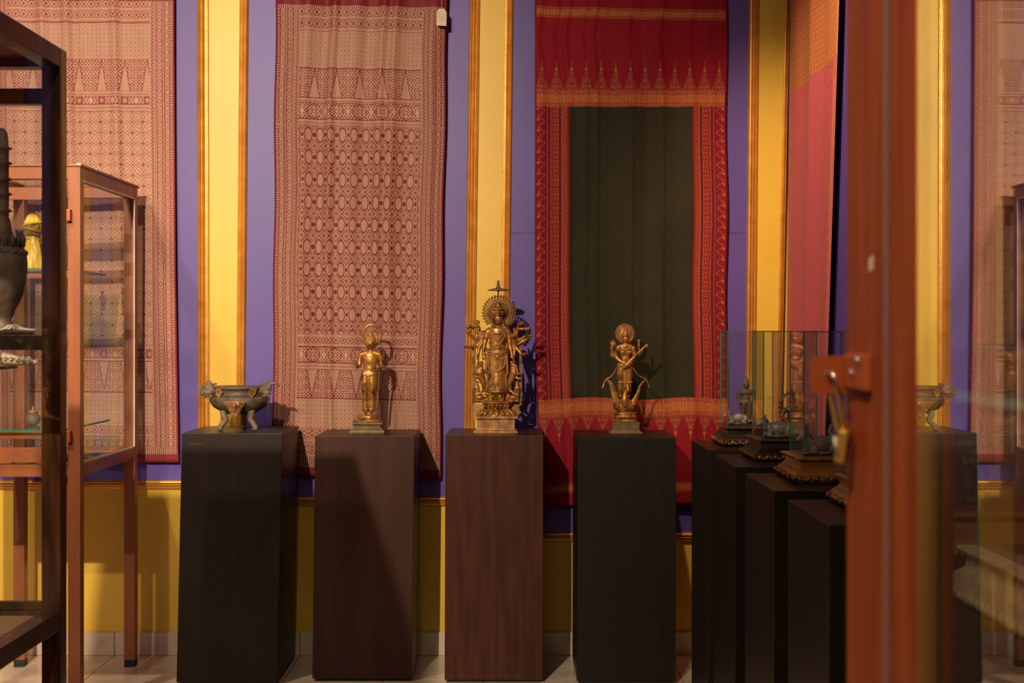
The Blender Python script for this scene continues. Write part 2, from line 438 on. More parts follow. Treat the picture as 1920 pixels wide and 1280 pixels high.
def songket(name, W, field, bands, v_field, red, gold, specks):
    """bands: [kind, v0, v1]; field: 'bird' or 'star'"""
    m, b = newmat(name)
    u, v, uv = uvw()
    e = mn(u, W - u)
    p43 = pp(u - W / 2, 21.5)
    weave = (sn(u * 2.9) * sn(v * 2.9)) > -.42
    # side border, by distance from the selvedge
    q = pp(v, 7.5)
    g = band(e, 3.5, 8) * (pp(v, 2.1) > 1.1)
    g = mx(g, band(e, 8, 46) * weave)
    g = g * inv(mx(mx(line(e, 8.6, .55), line(e, 19.5, .6)), mx(line(e, 22.5, .6), line(e, 33.5, .6))))
    g = g * inv(band(e, 9, 19) * (kal(pp(e - 14, 5) * 1.3, q, 1.0, .9) < -.25))
    g = g * inv(band(e, 23, 33) * (kal(pp(e - 28, 6) * 1.2, pp(v, 9.5), .9, .8) < -.3))
    g = g * inv(line(e, 36.5, .5)) * inv(line(e, 39.5, .45))
    g = g * inv(line(ab(e - 43.2 + pp(v, 3.2) * .8), 0, .9))
    inside = e > 45.5
    # inner field
    if field == 'bird':
        qq = v - v_field[0] - 14
        cell = pp(qq, 21.0); c2 = 21.0 - cell
        k = kal(p43, cell, 1.05, .88)
        f1 = k > -.45
        d1 = (p43 - 10.75) * (p43 - 10.75) / 36.0 + cell * cell / 150.0
        k2 = sn(u * 1.9 + v * .9) * sn(u * .9 - v * 1.7)
        f1 = mx(f1 * inv(band(d1, .9, 1.35)), (d1 < .9) * (k2 > -.62))
        for cc in (p43, 21.5 - p43):
            hi = mx(cc, c2); lo = mn(cc, c2); inr = (hi + lo * .6) < 8.6
            f1 = f1 * inv(band(hi + lo * .6, 8.6, 9.7)); f1 = f1 * inv(inr) + inr * inv(line(lo - hi * .42, 0, .45))
        f1 = f1 * inv((p43 + cell * .62) < 3.6) * inv(band(21.5 - p43 + cell * .7, 0, 3.0))
        f1 = f1 * weave
    else:
        S = 20.0
        a0 = pp(u - W / 2, S); b0 = pp(v - v_field[0] - 20, S)
        # two interleaved lattices of eight petalled stars
        def star(a, c):
            hi = mx(a, c); lo = mn(a, c)
            L = line(lo, hi * .0, .36) * (hi < 14)
            L = mx(L, line(lo - hi * .41, 0, .42) * (hi < 12))
            L = mx(L, ab(lo + hi * .62 - 9.4) < .42)
            L = mx(L, line(hi + lo, 19.8, .42))
            return L
        d = mx(star(a0, b0), star(S - a0, S - b0))
        dm = (a0 + ab(b0 - S)); dd = mn(dm, (ab(a0 - S) + b0))
        d = mx(d, line(dd, 5.4, .42)); d = mx(d, dd < 1.6)
        f1 = inv(d) * mx(weave, .75)
    gi = f1 * band(v, *v_field)
    for kind, v0, v1 in bands:
        c = (v0 + v1) / 2; h = (v1 - v0) / 2; bsel = band(v, v0, v1); y = ab(v - c)
        if kind == 'dense': g2 = weave * mx(inv(kal(pp(u, 4), pp(v, 4), .9, .9) < -1.1), .0)
        elif kind == 'lines': g2 = weave * inv(pp(v - v0, 3.2) < .5)
        elif kind == 'teeth': g2 = (pp(u, 1.9) > .9)
        elif kind == 'ros':
            pa = pp(u - W / 2, 21.5); r2_ = mx(ab(pa), y)
            g2 = kal(pa, y, 1.0, .85) > -.15
            g2 = mx(g2 * inv(line(M('SQRT', pa * pa + y * y), h * .82, .8)), M('SQRT', (pa - 21.5) * (pa - 21.5) + y * y) < 4) 
            g2 = g2 * inv(y > h - 1.2)
        elif kind in ('tum', 'tumi'):
            t = (v - v0) / (v1 - v0) if kind == 'tum' else (v1 - v) / (v1 - v0)
            pa = pp(u - W / 2, 21.5); wdt = t * 10.5 - 1.0
            tri = pa < wdt
            g2 = mx(tri * weave, (kal(21.5 - pa, v - v0, 1.1, .8) > -.1) * (pa > wdt + 1.3))
        elif kind == 'fine': g2 = weave * inv(kal(pp(u, 7), pp(v - v0, max(3, h)), .9, .8) < -.35)
        else: g2 = g * 0
        gi = gi * inv(bsel) + g2 * bsel
    g = mn(mx(g * inv(inside) + gi * inside, 0), 1)
    # the end bands run over the full width
    for kind, v0, v1 in [x for x in bands if len(x) == 3 and x[0] in ('teeth',)]:
        bs = band(v, v0, v1) * (e > 3); g = g * inv(bs) + (pp(u, 1.9) > .9) * bs
    vmax = max(x[2] for x in bands); vmin = min(x[1] for x in bands)
    g = g * (v < vmax) * (v > vmin)
    # pile wear: soft uneven brightness of the metal thread
    g = g * (.82 + .18 * noise(.03, 3, vec=uv)) * (1 - ramp(noise(.8, 2, vec=uv), .52, .66) * .55)
    finish_cloth(m, b, red, gold, clamp(g), uv, specks)
    return m
W1 = 322.0
bands1 = [('teeth', 11, 17), ('fine', 17, 30), ('lines', 30, 38), ('fine', 38, 52), ('lines', 52, 62), ('dense', 62, 128),
          ('tum', 130, 183), ('lines', 184, 193), ('ros', 193, 224), ('lines', 224, 234), ('teeth', 234, 239),
          ('lines', 626, 632), ('fine', 632, 643), ('lines', 643, 650), ('ros', 650, 680), ('lines', 680, 692),
          ('tumi', 693, 745), ('dense', 747, 802), ('fine', 802, 822), ('lines', 822, 832), ('fine', 832, 850), ('lines', 850, 858), ('teeth', 858, 876)]
S1 = songket('gold_brocade_birds', W1, 'bird', bands1, (239, 626), (.17, .011, .019), (.52, .34, .22), [(.44, .25, .18), (.33, .22, .27)])
bands0 = [('fine', 2, 14), ('lines', 14, 22), ('fine', 22, 34), ('lines', 34, 42), ('dense', 44, 112), ('tum', 113, 171), ('lines', 171, 181), ('ros', 181, 196), ('lines', 196, 209),
          ('lines', 648, 656), ('ros', 656, 671), ('lines', 671, 676), ('tumi', 678, 734), ('dense', 736, 792), ('lines', 792, 800), ('fine', 800, 812), ('lines', 812, 822), ('fine', 822, 840), ('teeth', 840, 851)]
S0 = songket('gold_brocade_stars', 358.0, 'star', bands0, (209, 648), (.26, .03, .04), (.64, .44, .28), [(.52, .32, .24), (.43, .26, .27)])

def folds(list_):
    """list of (centre, width, depth) -> function of px across"""
    def f(x): return sum(d * math.exp(-((x - c) / w_) ** 2) for c, w_, d in list_)
    return f
CD = WD - .045
f1 = folds([(20, 14, .006), (62, 12, .012), (95, 9, -.006), (112, 7, .012), (150, 16, .008), (175, 8, -.004), (205, 9, .013), (228, 9, .012), (258, 12, -.005), (300, 14, .008)])
def P1(s, t):
    v = -75 + t * (892 + 75)
    xl = 517 - 6.5 * v / 890; xr = 838.5 - 15 * v / 890
    if v > 700: xr += 3 * (v - 700) / 190
    px = xl + (xr - xl) * s + 1.2 * sin(v * .021 + s * 3)
    u = s * W1
    py = v + (s - .3) * 7
    y = CD - f1(u + 10 * sin(v * .004)) * (1.75 - .35 * v / 800) - .003 * sin(u * .05 + v * .01) - (.014 * (1 - v / 300) * s if v < 300 else 0)
    return (wx(px, CD), y, wz(py, CD)), (u, v)
t1 = cloth('hanging_textile', P1, (110, 150), S1)
tag(t1, 'red silk textile with a dense gold bird and rosette brocade hanging behind the Buddha figure', 'textile', 'textiles hung on the walls')
f0 = folds([(110, 10, .014), (155, 8, .01), (170, 8, -.006), (245, 8, .014), (225, 14, .006), (300, 14, .004), (60, 20, .008)])
def P0(s, t):
    v = -75 + t * (866 + 75)
    xl = -32 + 4 * v / 860; xr = 327 + 8 * (v / 860) ** 2
    px = xl + (xr - xl) * s; u = s * 358
    y = CD - f0(u - 10 * (v / 400 if v < 400 else 1)) * (1.5 if v < 300 else 1.2 if v > 340 else 1.5 - .3 * (v - 300) / 40) - .003 * sin(u * .04 + v * .013)
    return (wx(px, CD), y, wz(v + (s - .8) * 2, CD)), (u, v)
t0 = cloth('hanging_textile', P0, (110, 140), S0)
tag(t0, 'red textile with gold eight-petalled star brocade hanging behind the glass cabinets at left', 'textile', 'textiles hung on the walls')

def silkmat():
    m, b = newmat('red_silk_green_centre')
    u, v, uv = uvw(); W = 360.0
    e = mn(u, W - u)
    thr = noise(.5, 2, vec=uv, stretch=(1, .12, 1)); thr2 = noise(.5, 2, vec=uv, stretch=(.1, 1.2, 1))
    red = mixc(thr2, (.22, .008, .017), (.28, .012, .024))
    red = mixc(ramp(noise(.02, 4, vec=uv), .4, .7) * .35, red, (.30, .01, .03))
    dark = (.05, .012, .02); ora = (.60, .26, .07)
    # metal thread bands
    def goldband(v0, v1, seed):
        c = (v0 + v1) / 2; h = (v1 - v0) / 2; y = ab(v - c)
        g = inv(kal(pp(u, 9.2), y, 1.3, 1.2) < -.2) * inv(line(y, h * .62, .7)) * inv(line(y, h * .85, .6))
        return band(v, v0, v1), g
    # centre field
    cen = (e > 64) * band(v, 199, 747)
    grn = mixc(thr, (.021, .021, .012), (.036, .032, .018))
    grn = mixc(ramp(noise(.012, 4, vec=uv), .45, .7) * .2, grn, (.060, .048, .024))
    col = mixc(cen, red, grn)
    # side borders
    side = inv(e > 64) * band(v, 199, 749)
    wav = 12.5 + sn(v * .31) * 5.5 * 1.0
    scroll = line(e, wav + .6 * sn(v * 2.1), .72) ; scr2 = line(e, wav + 2.0, .8)
    dots = band(M('SQRT', (e - 6) * (e - 6) + pp(v - 2, 10.1) * pp(v - 2, 10.1)), .9, 2.4)
    zz = (kal(pp(e - 57, 7), pp(v, 4.5), 1.6, 1.3) > .6) * band(e, 50, 61)
    mid = (kal(pp(e - 38, 7), pp(v, 13), 1.2, 1.05) > .95) * band(e, 33, 44)
    vl = mx(mx(line(e, 23.4, .36), line(e, 30.2, .36)), mx(line(e, 44, .36), line(e, 50, .36)))
    dk = mx(band(e, 24, 29.6), band(e, 44.6, 49.4)) * (kal(pp(e, 3), pp(v, 3.6), 1.2, 1.1) > -.3)
    col = mixc(side * dk * .85, col, dark)
    col = mixc(side * mx(scr2, (kal(pp(e - 16, 6), pp(v, 10), .8, .9) > 1.25) * band(e, 15, 22)) * .6, col, dark)
    brk = clamp(1.25 - ramp(noise(.55, 2, vec=uv), .45, .65) * .9)
    col = mixc(side * ramp(noise(.12, 3, vec=uv), .45, .6) * .3, col, (.10, .02, .035))
    col = mixc(side * mx(mx(scroll, dots), mx(zz, mx(mid, vl))) * brk * .68, col, ora)
    # flame motifs standing on the bands
    def flames(v0, v1, up):
        t = (v1 - v) / (v1 - v0) if up else (v - v0) / (v1 - v0)      # 0 at the base
        pa = pp(u - 13, 13.85); yy = t * abs(v1 - v0)
        wid = 12.5 * inv(t) * inv(t) * .9 + 3.2 * inv(t)
        ins = (pa < wid) * band(t, 0, .82)
        k = kal(pa, yy, 1.15, .9)
        o_ = ins * (ab(k - .35) < .42); d_ = ins * (k > 1.05)
        spike = (pa < .45) * band(t, .7, 1.0); ball = M('SQRT', pa * pa + (yy - .70 * abs(v1 - v0)) * (yy - .70 * abs(v1 - v0)))
        return mx(o_, mx(spike, band(ball, 1.2, 2.6))), mx(d_, ball < 1.2)
    for a in ((113, 169, True), (781, 826, False)):
        o_, d_ = flames(*a)
        col = mixc(d_ * .8, col, (.07, .03, .06)); col = mixc(o_ * brk * .72, col, ora)
    gsum = None
    for (a0, a1) in ((12, 32), (169, 200), (747, 780), (905, 923)):
        bsel, g = goldband(a0, a1, 0); bsel = bsel * (e > 3)
        gc = mixc(ramp(noise(.35, 2, vec=uv), .4, .65), (.62, .27, .08), (.42, .13, .045))
        col = mixc(bsel * (g * .72 + .1), col, gc)
        gsum = bsel * g if gsum is None else gsum + bsel * g
    setin(b, 'Base Color', col); setin(b, 'Roughness', .75); setin(b, 'Specular IOR Level', .12)
    bump(b, gsum, .15, .0006)
    return m
f2 = folds([(18, 8, .010), (60, 7, -.006), (70, 6, .008), (100, 8, .006), (122, 5, .008), (150, 8, -.003), (188, 5, .008), (215, 10, -.007), (245, 6, .009), (270, 10, -.003), (300, 8, .008), (340, 8, .004)])
def P2(s, t):
    v = -75 + t * (948 + 75)
    xl = 1003 + (9 * max(0, v - 640) / 300); xr = 1362.5 + 1.5 * sin(v * .02)
    px = xl + (xr - xl) * s; u = s * 360
    lean = 14 * max(0, 1 - abs(v - 70) / 120)
    y = CD - f2(u + lean + 8 * sin(v * .003)) * (1.4 if v < 200 else 1.2) - .003 * sin(u * .06 + v * .012) 
    if v > 700: y -= .012 * sin((v - 700) * .012) * (1 + sin(u * .05))
    py = v + (8 * s * max(0, 1 - v / 200) if v < 200 else 0) + (2.6 * sin(u * .035 + 1) * min(1, max(0, v - 600) / 150))
    return (wx(px, CD), y, wz(py, CD)), (u, v)
t2 = cloth('hanging_textile', P2, (120, 170), silkmat())
tag(t2, 'crimson silk textile with a dark green centre hanging behind the lute-playing goddess figure', 'textile', 'textiles hung on the walls')

def sidemat(name, c1, c2, g1, split, W):
    m, b = newmat(name); u, v, uv = uvw()
    st = noise(.35, 3, vec=uv, stretch=(1, .05, 1)); st2 = noise(.4, 2, vec=uv)
    base = mixc(st, c1, c2)
    edgeb = band(W - u, 12, 21) * (kal(pp(u, 4), pp(v, 6), 1, .9) > -.6)
    mot = band(W - u, 28, 55) * (kal(pp(W - u - 41, 12), pp(v, 13), .6, .5) > .75)
    base = mixc(mot * .55, base, (.20, .05, .06)); base = mixc(mx(edgeb, u < 3) * .7, base, g1)
    topg = mx(v < split, (W - u < 24) * (v < split + 30) * (W - u > 10)); k = kal(pp(u, 11), pp(v, 9), .8, .7)
    tg = mixc((k > .1) * .6 + .2 * st2, (.42, .09, .045), g1)
    setin(b, 'Base Color', mixc(topg, base, tg)); setin(b, 'Roughness', .55)
    bump(b, st + st2, .2, .0008); return m
XS = XR - .034
f4 = folds([(60, 20, .006), (150, 16, .008), (240, 20, .006)])
def P4(s, t):
    z = 3.2 - t * (3.2 - .75); py_eq = HZ + (EYE - z) * F / 5.3
    dl = XS * F / (1481 - 960 - (6 * max(0, py_eq) / 640)); tt = (3.0 - z) / 1.6
    dr = XS * F / (1579 - 960 - 21 * max(0, min(1.6, (2.7 - z) / 1.27)))
    d = dl + (dr - dl) * s; u = s * 300
    return (XS - f4(u) - .006 * sin(u * .05) - .006 * (s > .97), d, z), (u, (3.2 - z) / .00234)
t4 = cloth('hanging_textile', P4, (60, 90), sidemat('rose_silk', (.60, .13, .15), (.48, .085, .10), (.62, .30, .08), (3.2 - 2.43) / .00234, 300))
tag(t4, 'rose-red textile with an orange-gold upper part hanging on the right wall beside the corner', 'textile', 'textiles hung on the walls')
# paper tag pinned to the second textile
tg = thing('paper_tag', 'small cream paper tag hanging at the top corner of the bird-brocade textile', 'tag', (wx(828, CD - .05), CD - .055, wz(48, CD - .05)))
bm = bmesh.new(); k = (CD - .05) / F
pts = [(-9.5, 0), (9, -1), (9.5, 25), (5, 31), (-5, 31), (-9.5, 25)]
a = [bm.verts.new((x * k, 0, z * k)) for x, z in pts]; c = [bm.verts.new((x * k, .0012, z * k)) for x, z in pts]
bm.faces.new(a); bm.faces.new(c[::-1])
for i in range(6): bm.faces.new((a[i], c[i], c[(i + 1) % 6], a[(i + 1) % 6]))
bmesh.ops.recalc_face_normals(bm, faces=bm.faces)
mesh_obj('card', bm, MT['paper'], tg)
bm = bmesh.new()
for r_, (xa, xb) in enumerate(((-6, 5), (-7, 3), (-4, 6))):
    x = xa
    while x < xb:
        l_ = random.uniform(.8, 2.0); z = (20 - r_ * 5) * k; box(bm, x * k, (x + l_) * k, -.0004, 0, z, z + random.uniform(.6, 1.3) * k); x += l_ + .8
mesh_obj('handwriting', bm, MT['ink'], tg)
bm = bmesh.new(); tube(bm, [(1 * k, 0, 29 * k), (0, .0, 45 * k), (2 * k, .01, 80 * k)], .0007, 5); mesh_obj('string', bm, MT['string'], tg)

# ------------------------------------------------------------ pedestals
def pedestal(x0, x1, y0, y1, h, material, label, lean=0, group='plinths carrying the bronzes along the back wall'):
    cx, cy = (x0 + x1) / 2, (y0 + y1) / 2
    o = thing('pedestal', label, 'pedestal', (cx, cy, 0), group)
    a, b = (x1 - x0) / 2, (y1 - y0) / 2
    bm = bmesh.new(); vs = box(bm, -a, a, -b, b, .012, h)
    for v in vs:
        if v.co.z < .1: v.co.x += lean
    bmesh.ops.bevel(bm, geom=list(bm.edges), offset=.0022, segments=2, profile=.5, affect='EDGES')
    mesh_obj('body', bm, material, o)
    bm = bmesh.new(); box(bm, -a + .01 + lean, a - .01 + lean, -b + .01, b - .01, 0, .013); mesh_obj('plinth_foot', bm, MT['rubber'], o)
    return o
def fr(x0, x1, d): return (x0 - 960) * d / F, (x1 - 960) * d / F
xa, xb = fr(341, 529.5, 5.36); p1 = pedestal(xa, xb, 5.36, 5.765, 1.014, MT['ped_black'], 'black pedestal under the elephant-headed bronze bowl', -.022)
xa, xb = fr(590.5, 777, 5.42); p2 = pedestal(xa, xb, 5.42, 5.782, .9985, MT['ped_brown'], 'dark brown pedestal under the standing Buddha figure', -.011)
xa, xb = fr(835, 1019, 5.40); p3 = pedestal(xa, xb, 5.40, 5.80, 1.002, MT['ped_red'], 'reddish brown wood-grained pedestal under the many-armed bronze deity', -.003)
xa, xb = fr(1083, 1268, 5.38); p4 = pedestal(xa, xb, 5.38, 5.79, .996, MT['ped_ebony'], 'near-black pedestal under the lute-playing goddess figure', -.003)
# scuffs of rubbed-off lettering on the first pedestal
bm = bmesh.new()
for i in range(26):
    x = -.195 + random.uniform(.02, .085); z = .985 + random.uniform(-.006, .006)
    box(bm, x, x + random.uniform(.002, .006), -.2031, -.2024, z - .014, z - .014 + random.uniform(.001, .004))
mesh_obj('worn_mark', bm, mat('worn_reddish_mark', (.075, .024, .014), rough=.6), p1)
GR = 'plinths carrying the glass cases along the right wall'
RPED = [(4.76, 5.19, 1.0, 'farthest of the row along the right wall, with a dark-based case'), (4.18, 4.62, 1.0, 'second from the corner in the row along the right wall'),
        (3.56, 4.0, 1.0, 'third from the corner along the right wall, under a honey-coloured case'), (2.94, 3.38, 1.0, 'just left of the cabinet post, fourth from the corner along the right wall'),
        (2.33, 2.77, 1.0, 'mostly hidden behind the cabinet post at right'), (1.74, 2.17, 1.0, 'seen through the cabinet glass at lower right, under the pale carved base')]
for i, (a, b, h, lab) in enumerate(RPED):
    pedestal(.699, 1.10, a, b, h, MT['ped_ebony'] if i % 2 else MT['ped_black'], 'dark pedestal ' + lab, 0, GR)

# ------------------------------------------------------------ framed glass cabinets
def cabinet(name, label, x0, x1, y0, y1, z0, z1, w, wood, shelves=(), legs=True, side_face=1, inner=None, floor_mat=None, pane='glass', top_mat=None, gap=None):
    root = thing(name, label, 'cabinet', ((x0 + x1) / 2, (y0 + y1) / 2, 0))
    ox, oy = -(x0 + x1) / 2, -(y0 + y1) / 2
    def bx_(nm, d, m, bev=.0015, par=root):
        return boxobj(nm, (d[0] + ox, d[1] + ox, d[2] + oy, d[3] + oy, d[4], d[5]), m, par, bev)
    zb = .03 if legs else z0
    for (a, b) in ((x0, x0 + w), (x1 - w, x1)):
        for (c, d) in ((y0, y0 + w), (y1 - w, y1)):
            p = bx_('post', (a, b, c, d, zb, z1), wood)
            if legs: bx_('foot_cap', (a + .001, b - .001, c + .001, d - .001, 0, zb + .001), MT['rubber'], 0, p)
    for z in (z0, z1 - w):
        for (c, d) in ((y0, y0 + w), (y1 - w, y1)): bx_('rail', (x0 + w, x1 - w, c + .001, d - .001, z, z + w), wood)
        for (a, b) in ((x0, x0 + w), (x1 - w, x1)): bx_('rail', (a + .001, b - .001, y0 + w, y1 - w, z, z + w), wood)
    bx_('floor_panel', (x0 + w * .3, x1 - w * .3, y0 + w * .3, y1 - w * .3, z0 + w * .45, z0 + w * .75), floor_mat or MT['pink_board'], 0)
    bx_('top_panel', (x0 + w * .3, x1 - w * .3, y0 + w * .3, y1 - w * .3, z1 - w * .5, z1 - w * .25), top_mat or MT['inner_red'], 0)
    zi0, zi1 = z0 + w, z1 - w
    g = .004
    for xx in (x0 + w * .25, x1 - w * .25 - g): bx_('glass_pane', (xx, xx + g, y0 + w, y1 - w, zi0, zi1), MT[pane], 0)
    for yy in (y0 + w * .25, y1 - w * .25 - g): bx_('glass_pane', (x0 + w, x1 - w, yy, yy + g, zi0, zi1), MT[pane], 0)
    for (z, xa_, xb_, ya_, yb_) in shelves:
        s = bx_('glass_shelf', (xa_, xb_, ya_, yb_, z, z + .007), MT['glass_shelf'], 0)
        bx_('shelf_edge', (xa_, xb_, ya_ - .0015, ya_ - .0002, z, z + .007), MT['edge_glass'], 0, s)
        bx_('shelf_edge', (xb_ + .0002, xb_ + .0015, ya_, yb_, z, z + .007), MT['edge_glass'], 0, s)
    return root, bx_

# B: orange cabinet by the wall
bx0, bx1, by0, by1, bz0, bz1 = -2.115, -1.600, 4.94, 5.70, .885, 2.035
sB = 5.2
cb, bB = cabinet('display_cabinet', 'orange-brown glazed display cabinet on tall legs in front of the star-patterned textile', bx0, bx1, by0, by1, bz0, bz1, .046, MT['orange_wood'],
                 shelves=[(1.655, bx0 + .01, bx1 - .1, by0 + .09, by1 - .12), (1.045, bx0 + .01, bx1 - .1, by0 + .09, by1 - .06)], floor_mat=MT['lining'], pane='glass_side', top_mat=MT['glass_thin'])
for d in ((bx0 - .006, bx1 + .006, by0 - .006, by0 + .05), (bx0 - .006, bx1 + .006, by1 - .05, by1 + .006), (bx0 - .006, bx0 + .05, by0 + .05, by1 - .05), (bx1 - .05, bx1 + .006, by0 + .05, by1 - .05)):
    bB('top_moulding', (*d, bz1, bz1 + .009), MT['orange_wood'])
# door in the front: stiles, rails
fy = by0 - .018
dr = bB('door', (bx0 + .05, bx1 - .048, fy, by0 - .001, 1.91, 1.955), MT['orange_wood'])
for d in ((bx0 + .05, bx1 - .048, fy, by0 - .001, bz0 + .055, bz0 + .11), (bx0 + .05, bx0 + .09, fy, by0 - .001, bz0 + .11, 1.91)):
    bB('door_frame', d, MT['orange_wood'], .0015, dr)
bB('shelf_support', (bx0 + .046, bx1 - .046, 5.06, 5.08, 1.625, 1.655), MT['orange_wood'])
bB('shelf_support', (bx0 + .046, bx1 - .046, 5.06, 5.08, 1.015, 1.045), MT['orange_wood'])
bB('sealing_strip', (bx1 - .003, bx1 + .0015, by0 + .046, by1 - .046, bz1 - .052, bz1 - .046), MT['white_strip'], 0)
bB('sealing_strip', (bx1 - .003, bx1 + .0015, by1 - .052, by1 - .046, bz0 + .046, bz1 - .046), MT['white_strip'], 0)
bB('sealing_strip', (bx1 - .003, bx1 + .0015, by0 + .046, by1 - .046, bz0 + .046, bz0 + .052), MT['white_strip'], 0)
for z in (wz(403, 4.92), wz(818, 4.92)):
    h = bB('hinge', (bx1 - .056, bx1 - .03, fy - .006, by0, z - .022, z + .022), MT['hasp'], .003)
    bB('hinge_knuckle', (bx1 - .062, bx1 - .052, fy - .008, by0 - .004, z - .045, z + .04), MT['hasp'], .003, h)

# A: dark cabinet in front at left
ax1, ay1 = -1.0, 2.995; aw = .042; az0, az1 = .765, 2.054
ca, bA = cabinet('display_cabinet', 'dark mahogany glazed display cabinet in the left foreground holding a bronze finial', -1.62, ax1, 2.0, ay1, az0, az1, aw, MT['dark_wood'],
                 shelves=[(1.418, -1.57, ax1 - .06, 2.06, ay1 - .05), (1.345, -1.57, ax1 - .09, 2.2, ay1 - .06)], floor_mat=MT['pink_board'], pane='glass_thin')
bA('shelf_rail', (-1.578, ax1 - .012, ay1 - .05, ay1 - .012, 1.385, 1.417), MT['dark_wood'])
bA('shelf_rail', (-1.578, ax1 - .012, ay1 - .04, ay1 - .012, 1.93, 1.965), MT['dark_wood'])
bA('inner_lining', (-1.578, ax1 - .045, ay1 - .03, ay1 - .012, az0 + .042, az0 + .06), MT['dark_wood'])

# C: red-brown cabinet at right foreground, corner post by the lens
cx0, cx1, cy0, cy1, cz0, cz1 = .270, .80, -.05, 1.0766, .60, 2.05
cc = thing('display_cabinet', 'red-brown varnished display cabinet with padlocked corner in the right foreground', 'cabinet', (cx0, cy1, 0))
def bC(nm, d, m, bev=.0012, par=cc): return boxobj(nm, (d[0] - cx0, d[1] - cx0, d[2] - cy1, d[3] - cy1, d[4], d[5]), m, par, bev)
pst = bC('post', (cx0, cx0 + .03, .966, cy1, .03, cz1), MT['red_wood'])
bC('post', (cx1 - .03, cx1, .966, cy1, .03, cz1), MT['red_wood'])
bC('post', (cx0, cx0 + .03, cy0, cy0 + .05, .03, cz1), MT['red_wood'])
bC('post', (cx1 - .03, cx1, cy0, cy0 + .05, .03, cz1), MT['red_wood'])
for (a, b, c, d) in ((cx0, cx0 + .03, .966, cy1), (cx1 - .03, cx1, .966, cy1), (cx0, cx0 + .03, cy0, cy0 + .05), (cx1 - .03, cx1, cy0, cy0 + .05)):
    bC('foot_cap', (a, b, c, d, 0, .031), MT['rubber'], 0)
dC = bC('door', (cx0, cx0 + .026, .892, .963, cz0 + .052, cz1 - .052), MT['red_wood'])
bC('gasket', (cx0 - .0008, cx0 + .02, .957, .9655, cz0 + .05, cz1 - .05), MT['gasket'], 0, dC)
bC('paint_fleck', (cx0 - .0006, cx0 + .001, .996, 1.005, 1.474, 1.4855), MT['paper'], .002)
bC('gasket', (cx0 + .001, cx0 + .012, .886, .893, cz0 + .1, cz1 - .1), MT['gold'], 0, dC)
for z in (cz0, cz1 - .05):
    bC('rail', (cx0, cx0 + .03, cy0 + .05, .964, z, z + .05), MT['red_wood'])
    bC('rail', (cx1 - .03, cx1, cy0 + .05, .964, z, z + .05), MT['red_wood'])
    for y in (cy0, cy1 - .03): bC('rail', (cx0 + .03, cx1 - .03, y, y + .03, z, z + .05), MT['red_wood'])
bC('floor_panel', (cx0 + .02, cx1 - .02, cy0 + .02, cy1 - .02, cz0 + .02, cz0 + .035), MT['inner_red'], 0)
bC('top_panel', (cx0 + .02, cx1 - .02, cy0 + .02, cy1 - .02, cz1 - .03, cz1 - .020), MT['glass'], 0)
bC('glass_pane', (cx0 + .0005, cx0 + .0045, cy0 + .05, .890, cz0 + .05, cz1 - .05), glassmat('cabinet_door_glass', (.97, .98, .97), 2.1, .006), 0)
bC('glass_pane', (cx1 - .012, cx1 - .008, cy0 + .05, .966, cz0 + .05, cz1 - .05), MT['glass'], 0)
bC('glass_pane', (cx0 + .03, cx1 - .03, cy1 - .015, cy1 - .011, cz0 + .05, cz1 - .05), MT['glass'], 0)
bC('glass_pane', (cx0 + .03, cx1 - .03, cy0 + .011, cy0 + .015, cz0 + .05, cz1 - .05), MT['glass'], 0)
sh = bC('glass_shelf', (cx0 + .012, cx1 - .03, .10, .845, 1.385, 1.391), MT['glass_shelf'], 0)
bC('shelf_edge', (cx0 + .0105, cx0 + .0118, .10, .845, 1.385, 1.391), MT['shelf_edge_glass'], 0, sh)
bC('shelf_edge', (cx0 + .012, cx1 - .03, .8452, .8465, 1.385, 1.391), MT['shelf_edge_glass'], 0, sh)
bC('shelf_support', (cx0 + .03, cx1 - .03, .852, .866, 1.375, 1.387), MT['base_gold'])
# hasp: plate with a hole (built round it), knuckle and screw
hd = 1.062; hk = hd / F
def hp(px, py): return ((px - 960) * hk, EYE - (py - HZ) * hk)
hs = thing('hasp', 'orange-painted steel hasp screwed to the red-brown cabinet post', 'hasp', (cx0, 1.05, EYE))
def hbox(nm, px0, px1, py0, py1, d0, d1, m, bev=.001, par=None):
    x0_, z1_ = hp(px0, py0); x1_, z0_ = hp(px1, py1)
    return boxobj(nm, (x0_ - cx0, x1_ - cx0, d0 - 1.05, d1 - 1.05, z0_ - EYE, z1_ - EYE), m, par or hs, bev)
bm = bmesh.new()
hx, hz = hp(1549, 701)
outer = []
x0_, z1_ = hp(1519, 667); x1_, z0_ = hp(1585, 738)
nseg = 24; rings = []
for (dd) in (1.058, 1.0615):
    inn, out = [], []
    for k_ in range(nseg):
        a = 2 * pi * k_ / nseg; c_, s_ = cos(a), sin(a)
        inn.append(bm.verts.new((hx + c_ * 9 * hk - cx0, dd - 1.05, hz + s_ * 9 * hk - EYE)))
        tmax = min(((x1_ - hx) / c_ if c_ > 0 else (x0_ - hx) / c_) if abs(c_) > 1e-6 else 9, ((z1_ - hz) / s_ if s_ > 0 else (z0_ - hz) / s_) if abs(s_) > 1e-6 else 9)
        out.append(bm.verts.new((hx + c_ * tmax - cx0, dd - 1.05, hz + s_ * tmax - EYE)))
    rings.append((inn, out))
for k_ in range(nseg):
    j = (k_ + 1) % nseg
    (i0, o0), (i1, o1) = rings
    bm.faces.new((i0[k_], o0[k_], o0[j], i0[j])); bm.faces.new((i1[j], o1[j], o1[k_], i1[k_]))
    bm.faces.new((i0[j], i1[j], i1[k_], i0[k_])); bm.faces.new((o0[k_], o1[k_], o1[j], o0[j]))
bmesh.ops.recalc_face_normals(bm, faces=bm.faces)
mesh_obj('eye_plate', bm, MT['hasp'], hs)
